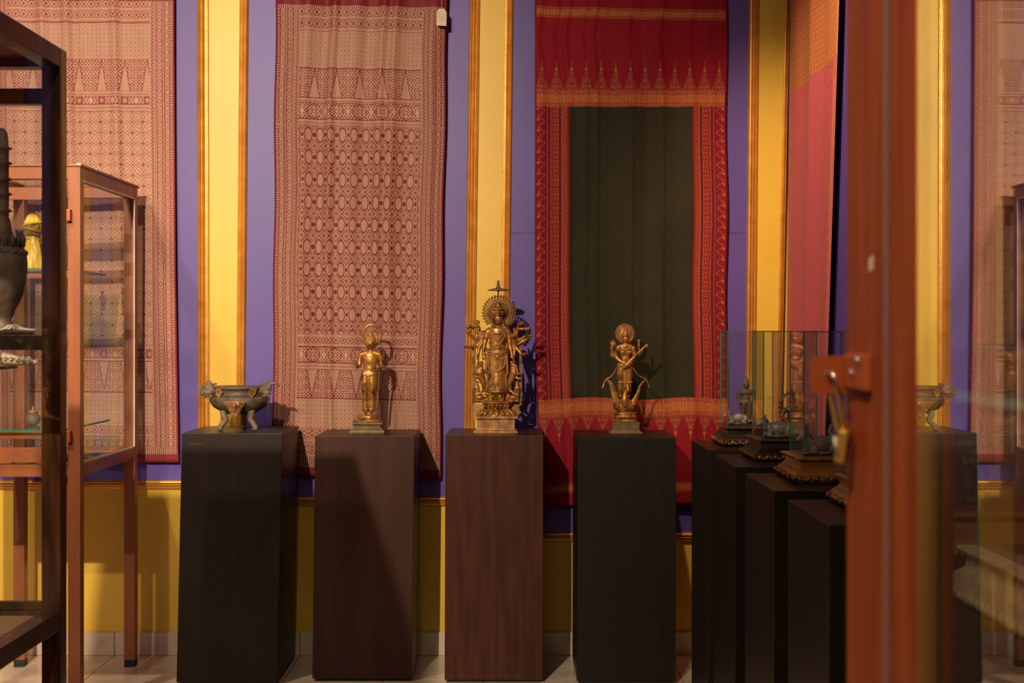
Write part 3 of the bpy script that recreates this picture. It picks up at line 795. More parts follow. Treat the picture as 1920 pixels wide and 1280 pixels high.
hbox('knuckle', 1578, 1606, 664, 727, 1.044, 1.062, MT['hasp'], .003)
bm = bmesh.new()   # folded strap lying on the post
x0_, z1_ = hp(1600, 659); 
vs = slab = None
boxobj('strap', (-.006, .0, -.052, .006, (EYE - (727 - HZ) * hk) - EYE, (EYE - (661 - HZ) * hk) - EYE), MT['hasp'], hs, .0018)
bm.free()
bm = bmesh.new(); ell(bm, (-.0065, -.030, -.024), (.002, .004, .004)); ell(bm, (-.0065, -.012, -.034), (.002, .004, .004)); mesh_obj('screw', bm, MT['steel'], hs, True)
# padlock
pl = thing('padlock', 'long-shackled brass padlock hanging from the hasp on the red-brown cabinet', 'padlock', (hp(1549, 703)[0], 1.05, hp(1549, 703)[1]))
kk = 1.05 / F
def lp(px, py, d=0): return ((px - 1549) * kk, d, -(py - 703) * kk)
bm = bmesh.new(); tube(bm, smoothpath([lp(1568, 812, .006), lp(1556, 745, .010), lp(1549, 708, .011), lp(1547, 699, .004), lp(1552, 700, -.006), lp(1556, 722, -.008), lp(1575, 812, -.003)], 5), 3.9 * kk, 10)
mesh_obj('shackle', bm, MT['brass'], pl, True)
bm = bmesh.new(); tube(bm, [lp(1547, 700, -.0065), lp(1550, 701, -.009), lp(1555, 718, -.0100), lp(1557, 727, -.0088)], 4.1 * kk, 10); mesh_obj('shackle_tip', bm, MT['steel'], pl, True)
bm = bmesh.new(); box(bm, -9.5 * kk, 9.5 * kk, -.010, .010, -31 * kk, 31 * kk, .0015); bmesh.ops.rotate(bm, verts=bm.verts, cent=(0, 0, 0), matrix=Matrix.Rotation(R(8), 3, 'Y')); bmesh.ops.rotate(bm, verts=bm.verts, cent=(0, 0, 0), matrix=Matrix.Rotation(R(-24), 3, 'Z'))
bmesh.ops.translate(bm, verts=bm.verts, vec=lp(1574, 835)); mesh_obj('body', bm, MT['brass'], pl)
bm = bmesh.new(); tube(bm, [lp(1553, 818, -.009), lp(1558, 844, -.009)], 3.6 * kk, 10); ell(bm, lp(1553, 818, -.009), 3.6 * kk); ell(bm, lp(1558, 844, -.009), 3.6 * kk); mesh_obj('key_cover', bm, MT['paper'], pl, True)

# ------------------------------------------------------------ glass cases
def glasscase(d0, d1, x0, gx, gd0, gd1, basem, lipm, label, ztop=1.422, h=.07, gx1=1.005, x1=1.03, floor_m=None, bumps=True, lipz=.03):
    cx, cy = (x0 + x1) / 2, (d0 + d1) / 2; Z = 1.0005
    o = thing('glass_case', label, 'display case', (cx, cy, Z), 'glass cases on the right-hand plinths')
    a, b = x0 - cx, x1 - cx; c, d = d0 - cy, d1 - cy; ins = gx - x0
    bm = bmesh.new()
    rectloft(bm, a + .012, b - .012, c + .012, d - .012, [(.0, 0), (.008, .002), (.012, .010), (.011, .020), (.004, lipz), (-.004, lipz + .006), (-.010, h * .62), (-.012, h * .8), (-.006, h * .88), (0, h * .93), (0, h - .002), (-.008, h)])
    mesh_obj('base', bm, basem, o)
    # carved lower lip and bead-and-reel upper lip
    for nm, zz, rr, out, step in (('carved_lip', .012, .0095, .0, .0125), ('rope_moulding', h * .94, .0036, -.012, .0085)):
        bm = bmesh.new()
        sides = [((a - out, c - out), (b + out, c - out)), ((a - out, c - out), (a - out, d + out))]
        if out < 0: sides = [((a + .012, c + .012), (b - .012, c + .012)), ((a + .012, c + .012), (a + .012, d - .012))]
        for (p, q) in sides:
            L = math.dist(p, q); n = int(L / step)
            ang = math.atan2(q[1] - p[1], q[0] - p[0])
            for k_ in range(n + 1):
                t = k_ / n; x, y = p[0] + (q[0] - p[0]) * t, p[1] + (q[1] - p[1]) * t
                s = 1 if k_ % 2 else .8
                mtx = Matrix.Translation((x, y, zz + (.002 if k_ % 2 else -.002) * (rr > .005))) @ Matrix.Rotation(ang, 4, 'Z') @ Matrix.Rotation((.8, -.6, .3, -.9)[k_ % 4], 4, 'Y') @ Matrix.Diagonal((rr * (1.3, .9, 1.5, 1.0)[k_ % 4] * s, rr * (.55, .75, .5, .65)[k_ % 4], rr * (.55, .8, .5, .7)[k_ % 4] * s, 1))
                sphere_m(bm, mtx, 8, 6)
        mesh_obj(nm, bm, lipm, o, True)
    ga, gb = gx - cx, gx1 - cx; gc, gdd = gd0 - cy, gd1 - cy; zt = ztop - Z; g = .004
    boxobj('case_floor', (ga + g, gb - g, gc + g, gdd - g, h - .001, h + .002), floor_m or MT['black_cloth'], o)
    for dd in ((ga, gb, gc, gc + g), (ga, gb, gdd - g, gdd), (ga, ga + g, gc + g, gdd - g), (gb - g, gb, gc + g, gdd - g)):
        boxobj('glass_pane', (*dd, h, zt), MT['glass'], o)
    boxobj('glass_lid', (ga, gb, gc, gdd, zt, zt + g), MT['glass_shelf'], o)
    e = .0016
    for (x, y) in ((ga, gc), (gb, gc), (ga, gdd), (gb, gdd)): boxobj('corner_joint', (x - e, x + e, y - e, y + e, h, zt + g), MT['edge_glass'], o)
    for y in (gc, gdd): boxobj('lid_edge', (ga, gb, y - e * .7, y + e * .7, zt + g * .3, zt + g), MT['edge_glass'], o)
    for x in (ga, gb): boxobj('lid_edge', (x - e * .7, x + e * .7, gc, gdd, zt + g * .3, zt + g), MT['edge_glass'], o)
    return o
glasscase(4.91, 5.17, .775, .805, 4.975, 5.14, MT['base_dark'], MT['carved_gold'], 'glass case on a dark base, farthest along the right wall')
glasscase(4.35, 4.62, .795, .83, 4.40, 4.60, MT['base_dark'], MT['carved_gold'], 'glass case on a dark gilt-lipped base, second from the corner')
glasscase(3.72, 3.99, .79, .83, 3.79, 3.975, MT['base_gold'], MT['carved_gold'], 'glass case on a honey-coloured base, third from the corner, left of the padlock')
glasscase(3.10, 3.37, .80, .83, 3.15, 3.36, MT['base_gold'], MT['carved_gold'], 'glass case on a honey-coloured base beside the cabinet post, partly hidden')
glasscase(2.48, 2.76, .79, .83, 2.53, 2.74, MT['base_gold'], MT['carved_gold'], 'glass case with a crimson floor, seen through the cabinet glass at right', ztop=1.40, h=.085, floor_m=MT['red_cloth'])
glasscase(1.76, 2.16, .705, .745, 1.81, 2.13, MT['carved_pale'], MT['carved_pale'], 'glass case on a pale carved base, seen through the cabinet glass at lower right', ztop=1.40, h=.085, lipz=.04, gx1=1.03, x1=1.08)

#STATUES
# ------------------------------------------------------------ bronze figures
class Fig:
    """modelling in units of s per photo pixel; x right, y down, f forward (towards the room)"""
    def __init__(s, cx, by, zoom, ppm=446.0):
        s.cx, s.by, s.k = cx, by, 1 / (zoom * ppm); s.bm = bmesh.new()
    def V(s, p): return Vector((p[0] - s.cx, -(p[2] if len(p) > 2 else 0), s.by - p[1]))
    def e(s, p, r, rot=None, seg=14, rings=9): ell(s.bm, s.V(p), (r[0], r[2], r[1]) if isinstance(r, tuple) else r, rot, seg, rings)
    def t(s, pts, rad, sub=0, seg=10, flat=1.0, ends=True):
        P = [s.V(p) for p in pts]
        if not isinstance(rad, (list, tuple)): rad = [rad] * len(P)
        if sub:
            P2 = smoothpath(P, sub); n = len(P); R2 = []
            for i in range(len(P2)):
                x = i / (len(P2) - 1) * (n - 1); a = min(int(x), n - 2); R2.append(rad[a] + (rad[a + 1] - rad[a]) * (x - a))
            P, rad = P2, R2
        tube(s.bm, P, list(rad), seg, flat)
        if ends: ell(s.bm, P[0], rad[0], None, 10, 7); ell(s.bm, P[-1], rad[-1], None, 10, 7)
    def take(s): b = s.bm; s.bm = bmesh.new(); return b
    def grow(s, name, vox, m, parent, smooth=2): return grow(name, s.take(), vox, m, parent, s.k, smooth)
    def plain(s, name, m, parent, smooth=True): return mesh_obj(name, s.take(), m, parent, smooth, s.k)
    def head(s, cx, cy, rx, ry, f):
        e, t = s.e, s.t
        e((cx, cy - ry * .22, f - rx * .05), (rx, ry * .8, rx * 1.02), seg=20, rings=14)
        e((cx, cy + ry * .25, f + rx * .08), (rx * .82, ry * .72, rx * .86), seg=20, rings=14)
        e((cx, cy + ry * .78, f + rx * .42), (rx * .3, ry * .2, rx * .32))
        t([(cx, cy - ry * .12, f + rx * .90), (cx, cy + ry * .24, f + rx * 1.12)], [rx * .09, rx * .15])
        e((cx, cy + ry * .27, f + rx * 1.02), (rx * .22, ry * .08, rx * .14))
        e((cx, cy + ry * .48, f + rx * .93), (rx * .30, ry * .055, rx * .14)); e((cx, cy + ry * .58, f + rx * .90), (rx * .23, ry * .06, rx * .13))
        for q in (-1, 1):
            e((cx + q * rx * .42, cy + ry * .02, f + rx * .84), (rx * .24, ry * .09, rx * .13))
            t([(cx + q * rx * .14, cy - ry * .14, f + rx * .97), (cx + q * rx * .42, cy - ry * .22, f + rx * .92), (cx + q * rx * .72, cy - ry * .12, f + rx * .70)], rx * .06, 3)
            t([(cx + q * rx * .98, cy - ry * .12, f), (cx + q * rx * 1.05, cy + ry * .25, f), (cx + q * rx * .98, cy + ry * .85, f)], [rx * .14, rx * .12, rx * .11], 2)
    def hand(s, p, d, side, L, curl=.5):
        """palm at p, pointing along unit-ish d=(x,y,f); side = direction of the thumb"""
        d = Vector(d).normalized(); u = Vector(side).normalized(); w_ = d.cross(u).normalized(); p = Vector(p)
        r = L * .11
        s.t([p, p + d * L * .42], [L * .17, L * .22], ends=True)
        s.e(tuple(p + d * L * .3), L * .24)
        for i, (o, ln) in enumerate(((.24, .50), (.09, .58), (-.07, .54), (-.22, .42))):
            a = p + d * L * .42 + u * L * o; b = a + d * L * ln * .5 + w_ * L * .1 * curl; c = b + (d * (1 - curl) + w_ * curl) * L * ln * .5
            s.t([tuple(a), tuple(b), tuple(c)], [r, r * .9, r * .7])
        a = p + d * L * .12 + u * L * .2; s.t([tuple(a), tuple(a + (u * .8 + d * .5) * L * .25), tuple(a + (u * .6 + d * 1.3) * L * .33)], [r * 1.1, r, r * .8])

# --- standing Buddha on the second pedestal
g = Fig(350, 1133, 4.925, 443)
bd = thing('buddha_figurine', 'gilt bronze standing Buddha with a ring halo on the dark brown pedestal', 'statue', (wx(691.5, 5.62), 5.60, .9988))
def sq(prof, f0, ratio=.8):
    rings = []
    for w_, y in prof: rings.append([g.bm.verts.new(g.V(p)) for p in ((g.c - w_, y, w_ * ratio), (g.c + w_, y, w_ * ratio), (g.c + w_, y, -w_ * ratio), (g.c - w_, y, -w_ * ratio))])
    for a, b in zip(rings, rings[1:]):
        for k_ in range(4): g.bm.faces.new((a[k_], a[(k_ + 1) % 4], b[(k_ + 1) % 4], b[k_]))
    g.bm.faces.new(rings[0][::-1]); g.bm.faces.new(rings[-1])
g.c = 349
sq([(158, 1133), (160, 1120), (155, 1108), (134, 1092), (122, 1080), (122, 1066), (134, 1056), (140, 1050), (138, 1036)], 0)
mesh_obj('base', g.take(), MT['verdigris'], bd, False, g.k)
lathe(g.bm, [(118, 98), (112, 108), (100, 114), (94, 118), (98, 124), (100, 134), (97, 146), (92, 158), (84, 160)], 40, (-2, 6, 0), .8, wave=lambda a, z: .02 * sin(a * 14) if z < 112 or 122 < z < 150 else 0)
g.plain('lotus_disc', MT['bronze'], bd)
g.t([(232, 1036, 70), (228, 1012, 72), (232, 992, 74)], [16, 13, 9]); g.e((234, 985, 76), (8, 9, 8)); g.t([(228, 1015, 76), (222, 1026, 88), (240, 1034, 90)], [7, 7, 6])
g.grow('kneeling_attendant', 2.5, MT['bronze_dull'], bd)
H = g
# legs under the clinging robe, hips, torso
for q, x in ((-1, 322), (1, 385)):
    H.t([(x - 2 * q, 600, 0), (x, 680, 4), (x - 1 * q, 760, 3), (x - 3 * q, 860, 0), (x - 4 * q, 925, 0)], [45, 42, 34, 30, 29], 4, 14)
    H.t([(x - q * 2, 900, -4), (x - q * 2, 955, 0)], [17, 15]); H.t([(x - q * 1, 962, -4), (x + q * 6, 966, 26), (x + q * 10, 969, 42)], [15, 14, 10])
    for i in range(5): H.e((x + q * 8 - q * 14 + q * i * 7, 970, 48 - i * 2), (4, 4, 7))
H.e((353, 760, -12), (44, 190, 22)); H.t([(356, 640, 22), (357, 740, 20), (356, 900, 14)], [8, 7, 6], 3)
H.t([(300, 915, 8), (330, 921, 26), (354, 914, 22), (380, 921, 26), (408, 915, 8)], 6, 3)
H.e((359, 600, 0), (72, 55, 44)); H.e((363, 545, 0), (54, 60, 38)); H.e((366, 470, 2), (70, 66, 44)); H.e((366, 420, -2), (84, 34, 36)); H.t([(366, 412, -2), (366, 450, 2), (365, 500, 2), (362, 550, 0), (360, 600, 0), (360, 640, 0)], [70, 72, 62, 57, 68, 68], 4, 20, .58, False); H.t([(286, 420, -2), (330, 408, -2), (406, 408, -2), (450, 420, -2)], [27, 28, 28, 27], 2)
H.e((340, 452, 24), (28, 20, 16)); H.e((392, 452, 24), (28, 20, 16))
H.t([(298, 590, 22), (330, 606, 44), (360, 610, 48), (395, 604, 42), (428, 590, 20)], 5, 3)   # belt line
H.t([(300, 440, 32), (335, 462, 44), (366, 500, 44)], 2.5, 2)
H.t([(368, 400, 0), (370, 350, 0)], [30, 27]); H.head(368, 322, 43, 54, 6)
# arms
H.t([(284, 418, 0), (272, 460, -2), (270, 515, 4)], [25, 23, 20], 3); H.t([(270, 515, 4), (262, 530, 30), (246, 533, 66)], [19, 17, 13], 2)
H.hand((245, 530, 68), (-.1, -.9, .35), (1, 0, .2), 44, .35)
H.t([(452, 418, 0), (464, 460, -2), (466, 510, 2)], [25, 23, 20], 3); H.t([(466, 510, 2), (466, 528, 28), (456, 536, 58)], [19, 17, 13], 2)
H.hand((456, 536, 60), (-.05, .2, .95), (-1, 0, .1), 46, .3)
H.grow('body', 2.3, MT['bronze'], bd)
# hair curls and topknot
H.e((369, 283, -2), (49, 40, 47), seg=22, rings=14); H.e((370, 235, -4), (27, 26, 27)); H.e((371, 207, -4), (7, 9, 7))
for r_ in range(6):
    yy = 303 - r_ * 11; rr = 47 * math.sqrt(max(.08, 1 - ((yy - 290) / 50.0) ** 2)); n_ = max(8, int(rr / 2.0))
    for k_ in range(n_):
        a = 2 * pi * (k_ + r_ * .5) / n_; H.e((369 + rr * cos(a), yy, -2 + rr * sin(a)), 6.0, seg=8, rings=6)
for r_ in range(3):
    rr = (26, 22, 13)[r_]; yy = 246 - r_ * 13
    for k_ in range(9): a = 2 * pi * (k_ + r_ * .5) / 9; H.e((370 + rr * cos(a), yy, -4 + rr * sin(a)), 5.5, seg=8, rings=6)
H.grow('hair', 2.2, MT['bronze'], bd, 1)
pts = [(376 + 80 * sin(a), 238 - 92 * cos(a) + (18 if abs(a) > 2 else 0), -42) for a in [(-2.45 + 4.9 * i / 26) for i in range(27)]]
H.t(pts, 12.5, 0, 10); H.t([pts[0], (340, 345, -30)], 9); H.t([pts[-1], (400, 350, -28)], 9)
H.plain('halo', MT['bronze'], bd)
H.t([(462, 552, 40), (452, 600, 28), (448, 700, 10), (438, 820, 2), (428, 914, 0)], [5, 6, 6, 9, 12], 5, 8); H.t([(462, 545, 40), (476, 530, 42), (484, 520, 42)], [6, 5, 3], 2)
H.t([(447, 640, 5), (436, 780, -4), (420, 900, -6)], [5, 7, 6], 4, 8)
H.plain('robe_fold', MT['bronze_dull'], bd)

# --- many armed bodhisattva on the third pedestal
g = Fig(360, 1217, 4.0, 450)
av = thing('bodhisattva_figurine', 'tall many-armed gilt bronze deity under a parasol on the reddish brown pedestal', 'statue', (wx(930, 5.58), 5.585, 1.0023))
G = g; g.c = 359
sq([(164, 1217), (164, 1203), (156, 1198), (146, 1194), (142, 1188), (142, 1122), (150, 1112), (166, 1110), (166, 1094)], 0, .62)
mesh_obj('base', G.take(), MT['bronze_gold'], av, False, G.k)
def lotus(n, y0, y1, r0, r1, up, cx=366, sy=.68, f0=0, w_=1.0):
    for k_ in range(n):
        a = 2 * pi * (k_ + .5) / n; rr = (r0 + r1) / 2; c_, s_ = cos(a), sin(a)
        P = [(cx + r0 * c_, y0, f0 + r0 * s_ * sy), (cx + rr * 1.06 * c_, (y0 + y1) / 2, f0 + rr * 1.06 * s_ * sy), (cx + r1 * c_, y1, f0 + r1 * s_ * sy)]
        G.t(P, [rr * 2.2 / n * w_, rr * 2.9 / n * w_, rr * 1.1 / n * w_], 3, 8)
lathe(G.bm, [(140, 120), (134, 130), (104, 152), (72, 170), (62, 178), (66, 186), (92, 205), (112, 218), (114, 228), (96, 232)], 48, (7, 0, 0), .68)
lotus(18, 1050, 1094, 92, 150, 0, w_=.85); lotus(18, 1048, 1008, 62, 104, 1, w_=.8)
for k_ in range(52):
    a = 2 * pi * k_ / 52; G.e((367 + 114 * cos(a), 994, 114 * sin(a) * .68), (5, 6, 5), seg=6, rings=5)
G.plain('lotus_throne', MT['bronze'], av)
# body
for q, x in ((-1, 334), (1, 390)):
    G.t([(x, 650, 0), (x, 760, 5), (x, 840, 2), (x - q * 2, 900, 0)], [38, 34, 30, 30], 4, 14)
    G.t([(x, 880, 0), (x, 962, 0)], [17, 14]); G.t([(x, 968, -2), (x - 4 * -q, 974, 34)], [14, 9]); G.t([(x - 14, 940, 0), (x + 14, 940, 3)], 8)
    for i in range(5): G.e((x + q * 4 - 12 + i * 6, 977, 40), (3.5, 4, 6), seg=8, rings=6)
lathe(G.bm, [(84, 296), (88, 304), (76, 316), (70, 330), (66, 380), (68, 440), (72, 520), (74, 590), (60, 612)], 30, (1, 2, 0), .62, wave=lambda a, z: .02 * sin(a * 22) * (1 if z < 480 else 0))
for i in range(5): G.t([(348 + i * 7, 760, 40), (346 + i * 8, 860, 44), (344 + i * 9, 908, 46)], 3.2, 2, 6)
G.e((366, 620, 0), (73, 40, 44)); G.e((370, 560, 0), (58, 60, 38)); G.e((374, 490, 0), (70, 60, 42)); G.e((374, 450, -2), (86, 30, 36)); G.t([(374, 440, -2), (374, 480, 2), (372, 530, 2), (369, 590, 0), (366, 640, 0)], [70, 72, 62, 58, 68], 4, 20, .58, False); G.t([(300, 462, -2), (340, 444, -2), (410, 444, -2), (450, 462, -2)], [25, 27, 27, 25], 2)
G.e((348, 478, 22), (28, 22, 16)); G.e((400, 478, 22), (28, 22, 16)); G.e((372, 585, 26), (34, 22, 14))
G.t([(375, 430, 0), (376, 400, 2)], [25, 23]); G.head(375, 372, 37, 46, 8)
# principal arms
G.t([(296, 462, 0), (284, 510, 2), (272, 560, 8)], [24, 20, 17], 3); G.t([(272, 560, 8), (268, 600, 18), (266, 640, 26)], [17, 14, 10], 2); G.hand((266, 640, 26), (0, 1, .1), (1, 0, .5), 38, .3)
G.t([(452, 462, 0), (458, 510, 2), (462, 560, 8)], [24, 20, 17], 3); G.t([(462, 560, 8), (472, 600, 24), (482, 640, 38)], [17, 14, 10], 2); G.hand((482, 638, 38), (.2, 1, .2), (-1, 0, .5), 36, .4)
# fan of further arms: (elbow, wrist, hand dir)
ARMS = [((236, 500, -30), (226, 432, -20), (-.2, -1, .2)), ((214, 528, -24), (160, 480, -10), (-.6, -.8, .2)), ((212, 572, -18), (158, 580, 0), (-1, -.2, .2)), ((232, 585, -10), (224, 648, 8), (0, 1, .3)),
        ((222, 470, -36), (196, 440, -30), (-1, -.6, 0)),
        ((508, 500, -30), (522, 436, -20), (.3, -1, .2)), ((534, 528, -24), (578, 498, -10), (.8, -.7, .2)), ((520, 560, -28), (590, 520, -14), (1, -.6, .2)), ((506, 578, -6), (558, 636, 12), (1, -.05, .3)), ((500, 600, 0), (492, 664, 18), (.1, 1, .3))]
for (el_, wr, dd) in ARMS:
    sx = 300 if el_[0] < 360 else 450
    G.t([(sx, 470, -14), el_], [20, 15]); G.t([el_, wr], [14.5, 10.5]); G.hand(wr, dd, (0, -.6, .8), 44, .45)
    m_ = tuple((Vector(el_) * .15 + Vector(wr) * .85)); G.e(m_, 12.5, seg=10, rings=7)
G.grow('body', 2.3, MT['bronze'], av)
# crown
lathe(G.bm, [(43, 0), (46, 6), (43, 14), (46, 22), (44, 30), (38, 34), (40, 44), (38, 54), (28, 62), (26, 74), (18, 84), (16, 94), (8, 102), (6, 108)], 28, (15, -2, 1217 - 340), 1.0, wave=lambda a, z: .03 * sin(a * 12))
for k_ in range(14):
    a = pi * (k_ + .5) / 14; G.e((375 + 46 * cos(a), 316, 4 + 46 * sin(a)), (6, 11, 5), seg=8, rings=6); G.e((375 + 40 * cos(a), 292, 4 + 40 * sin(a)), (5, 9, 5), seg=8, rings=6)
G.e((375, 268, 34), (10, 18, 8)); G.plain('crown', MT['bronze'], av)
# jewellery
G.t([(330, 440, 26), (345, 466, 44), (374, 476, 50), (402, 466, 44), (418, 440, 26)], 5, 4, 8); 
G.t([(322, 436, 22), (335, 490, 46), (370, 522, 48), (408, 490, 46), (424, 436, 22)], 3.6, 4, 8)
G.t([(436, 470, 30), (410, 530, 44), (360, 580, 40), (322, 590, 34)], 3.4, 4, 8)
for x, y in ((282, 512), (460, 512), (270, 556), (466, 556)): G.e((x, y, 8), (24, 9, 22))
G.t([(298, 606, 22), (330, 618, 42), (368, 622, 48), (408, 618, 42), (438, 606, 22)], 7, 4, 8); G.t([(298, 620, 22), (330, 634, 44), (368, 640, 50), (408, 634, 44), (438, 620, 22)], 5, 4, 8)
for i in range(11): G.t([(312 + i * 11, 640, 38 - abs(i - 5) * 2.5), (314 + i * 10.5, 670 + 14 * math.sin(i * 1.9) ** 2, 46 - abs(i - 5) * 2.5)], [4.5, 3], 0, 6)
G.e((366, 650, 50), (14, 18, 8)); G.t([(302, 640, 30), (306, 720, 40), (345, 756, 50), (390, 752, 50), (424, 715, 40), (432, 640, 28)], 4.2, 5, 8)
G.t([(296, 630, 14), (284, 760, 10), (296, 800, 8), (288, 900, 4)], [10, 9, 7, 9], 4, 6); G.t([(438, 630, 14), (446, 760, 10), (434, 800, 8), (440, 890, 4)], [10, 9, 7, 9], 4, 6)
for q in (-1, 1): G.e((375 + q * 40, 410, 8), (8, 12, 8)); G.t([(375 + q * 42, 415, 4), (375 + q * 62, 445, 16)], [7, 9])
G.plain('jewellery', MT['bronze_gold'], av)
# halo: ring bands, flame border
def ring(cx, cy, rx, ry, r, f, n=44, a0=0, a1=2 * pi):
    closed = abs(a1 - a0 - 2 * pi) < 1e-3
    P = [(cx + rx * sin(a0 + (a1 - a0) * i / (n if closed else n - 1)), cy - ry * cos(a0 + (a1 - a0) * i / (n if closed else n - 1)), f) for i in range(n)]
    tube(G.bm, [G.V(p) for p in P], r, 8, closed=closed)
for k_ in range(25):
    a = -2.3 + 4.6 * k_ / 24; x, y = 382 + 110 * sin(a), 318 - 112 * cos(a)
    tube(G.bm, [G.V((x + 11 * cos(b_), y + 11 * sin(b_), -33)) for b_ in [2 * pi * i / 12 for i in range(12)]], 3.6, 6, closed=True)
ring(382, 318, 88, 88, 7, -34); ring(382, 318, 78, 80, 3, -30); ring(382, 318, 102, 100, 4, -34)
bm_ = G.bm
vs1 = [bm_.verts.new(G.V((382 + 88 * sin(a), 318 - 88 * cos(a), -30))) for a in [2 * pi * i / 40 for i in range(40)]]
vs2 = [bm_.verts.new(G.V((382 + 88 * sin(a), 318 - 88 * cos(a), -40))) for a in [2 * pi * i / 40 for i in range(40)]]
bm_.faces.new(vs1); bm_.faces.new(vs2[::-1])
for i in range(40): bm_.faces.new((vs1[i], vs2[i], vs2[(i + 1) % 40], vs1[(i + 1) % 40]))
for k_ in range(26):
    a = -2.35 + 4.7 * k_ / 25; rr = 116; x, y = 382 + rr * sin(a), 316 - rr * 1.02 * cos(a)
    dx, dy = sin(a), -cos(a)
    G.t([(x, y, -34), (x + dx * 9 - dy * 4, y + dy * 9 + dx * 4, -34), (x + dx * 15 + dy * 3, y + dy * 15 - dx * 3, -32)], [7.5, 6, 2.5], 2, 6)
    G.e((x, y, -30), 5, seg=8, rings=6)
G.plain('halo', MT['bronze_dull'], av, True)
# parasol
lathe(G.bm, [(4, 1217 - 215), (5, 1217 - 160), (14, 1217 - 154), (80, 1217 - 152), (82, 1217 - 148), (60, 1217 - 140), (28, 1217 - 134), (16, 1217 - 130), (18, 1217 - 122), (10, 1217 - 117), (15, 1217 - 108), (9, 1217 - 103), (12, 1217 - 92), (7, 1217 - 86), (11, 1217 - 80), (5, 1217 - 75)], 32, (17, 24, 0), 1)
G.plain('parasol', MT['old_bronze'], av)
# pierced back frame: two posts on a stepped plate behind the lotus
def slabz(x0, x1, y0, y1, f0, f1): box(G.bm, x0 - G.cx, x1 - G.cx, -f1, -f0, G.by - y1, G.by - y0)
for (x0, x1, y0, y1) in ((176, 548, 1012, 1020), (190, 535, 1020, 1060), (172, 546, 1060, 1084), (190, 530, 1084, 1100)): slabz(x0, x1, y0, y1, -44, -34)
for x0 in (187, 545):
    q = 1 if x0 < 300 else -1
    slabz(x0 - 9, x0 + 9, 566, 1016, -42, -35)
    for i in range(32): G.e((x0, 576 + i * 14, -34), (5, 5, 4), seg=8, rings=6)
    G.t([(x0, 575, -38), (x0 + 30 * q, 520, -38), (x0 + 50 * q, 440, -38)], [8, 9, 8], 3, 6)
    G.t([(x0, 990, -38), (x0 + 100 * q, 990, -38)], 9, 0, 6)
    G.t([(x0, 735, -38), (x0 + 60 * q, 790, -38)], 5, 0, 6); G.t([(x0, 830, -38), (x0 + 60 * q, 850, -38)], 5, 0, 6)
G.plain('back_frame', MT['bronze_dull'], av, False)
for q, X in ((1, 0), (-1, 732)):
    m = lambda x: x if q == 1 else 732 - x
    # rearing lion
    G.t([(m(268), 905, -20), (m(268), 855, -18), (m(254), 815, -16)], [12, 20, 26], 2); G.t([(m(254), 815, -16), (m(236), 770, -14), (m(240), 735, -12)], [28, 35, 26], 3)
    G.e((m(240), 712, -8), (25, 22, 22)); G.t([(m(236), 716, 4), (m(216), 724, 12)], [13, 9]); G.t([(m(226), 765, -4), (m(200), 780, 8)], [12, 9]); G.t([(m(228), 800, -6), (m(200), 818, 8)], [13, 9])
    G.t([(m(268), 770, -20), (m(288), 740, -20), (m(278), 706, -20)], [9, 8, 6], 2); G.t([(m(266), 905, -20), (m(244), 922, -8)], [12, 10]); G.e((m(254), 694, -10), (12, 12, 10)); G.e((m(226), 694, -6), (8, 10, 8))
    for i in range(12): G.t([(m(210 + i % 6 * 9), 735 + i // 6 * 26, 10), (m(208 + i % 6 * 9), 760 + i // 6 * 26, 12)], [5.5, 3], 0, 6)
    G.grow('rearing_lion', 2.6, MT['bronze'], av, 1)
    G.e((m(212), 862, -18), (16, 18, 16)); G.t([(m(214), 882, -20), (m(216), 918, -18)], [21, 24]); G.t([(m(202), 888, -8), (m(228), 906, 8)], [10, 8]); G.t([(m(216), 920, -14), (m(244), 930, 6), (m(206), 938, 6)], [16, 13, 11]); G.e((m(212), 845, -18), (9, 10, 9))
    G.grow('kneeling_attendant', 2.6, MT['bronze'], av, 1)
    G.e((m(238), 957, -14), (42, 24, 26)); G.e((m(278), 948, -8), (22, 22, 19)); G.t([(m(288), 952, -4), (m(292), 972, 2), (m(282), 980, 4)], [8, 6, 4], 2)
    for x in (210, 228, 250, 266): G.t([(m(x), 965, -12), (m(x), 984, -10)], 11)
    G.e((m(268), 946, 2), (8, 12, 3)); G.grow('elephant', 2.6, MT['bronze'], av, 1)
# things held
for a, b, r_, rr in (((234, 426, -14), (148, 424, -10), 9, 17), ((520, 440, -14), (604, 441, -10), 10, 18)):
    G.t([a, b], [r_, r_ * 1.2]); G.e(b, (rr, rr, rr)); G.t([tuple(Vector(a) * .2 + Vector(b) * .8), b], rr * .85); G.plain('club', MT['bronze'], av)
for (x, y, f_) in ((216, 392, -22), (546, 398, -22), (150, 462, -6), (490, 492, 30), (206, 384, -30), (612, 492, -8)):
    for k_ in range(7): a = 2 * pi * k_ / 7; G.t([(x, y + 14, f_), (x + 16 * cos(a), y + 2, f_ + 12 * sin(a)), (x + 20 * cos(a), y - 10, f_ + 14 * sin(a))], [5, 7, 2.5], 2, 6)
    G.e((x, y, f_), 11); G.plain('lotus_bud', MT['bronze'], av)

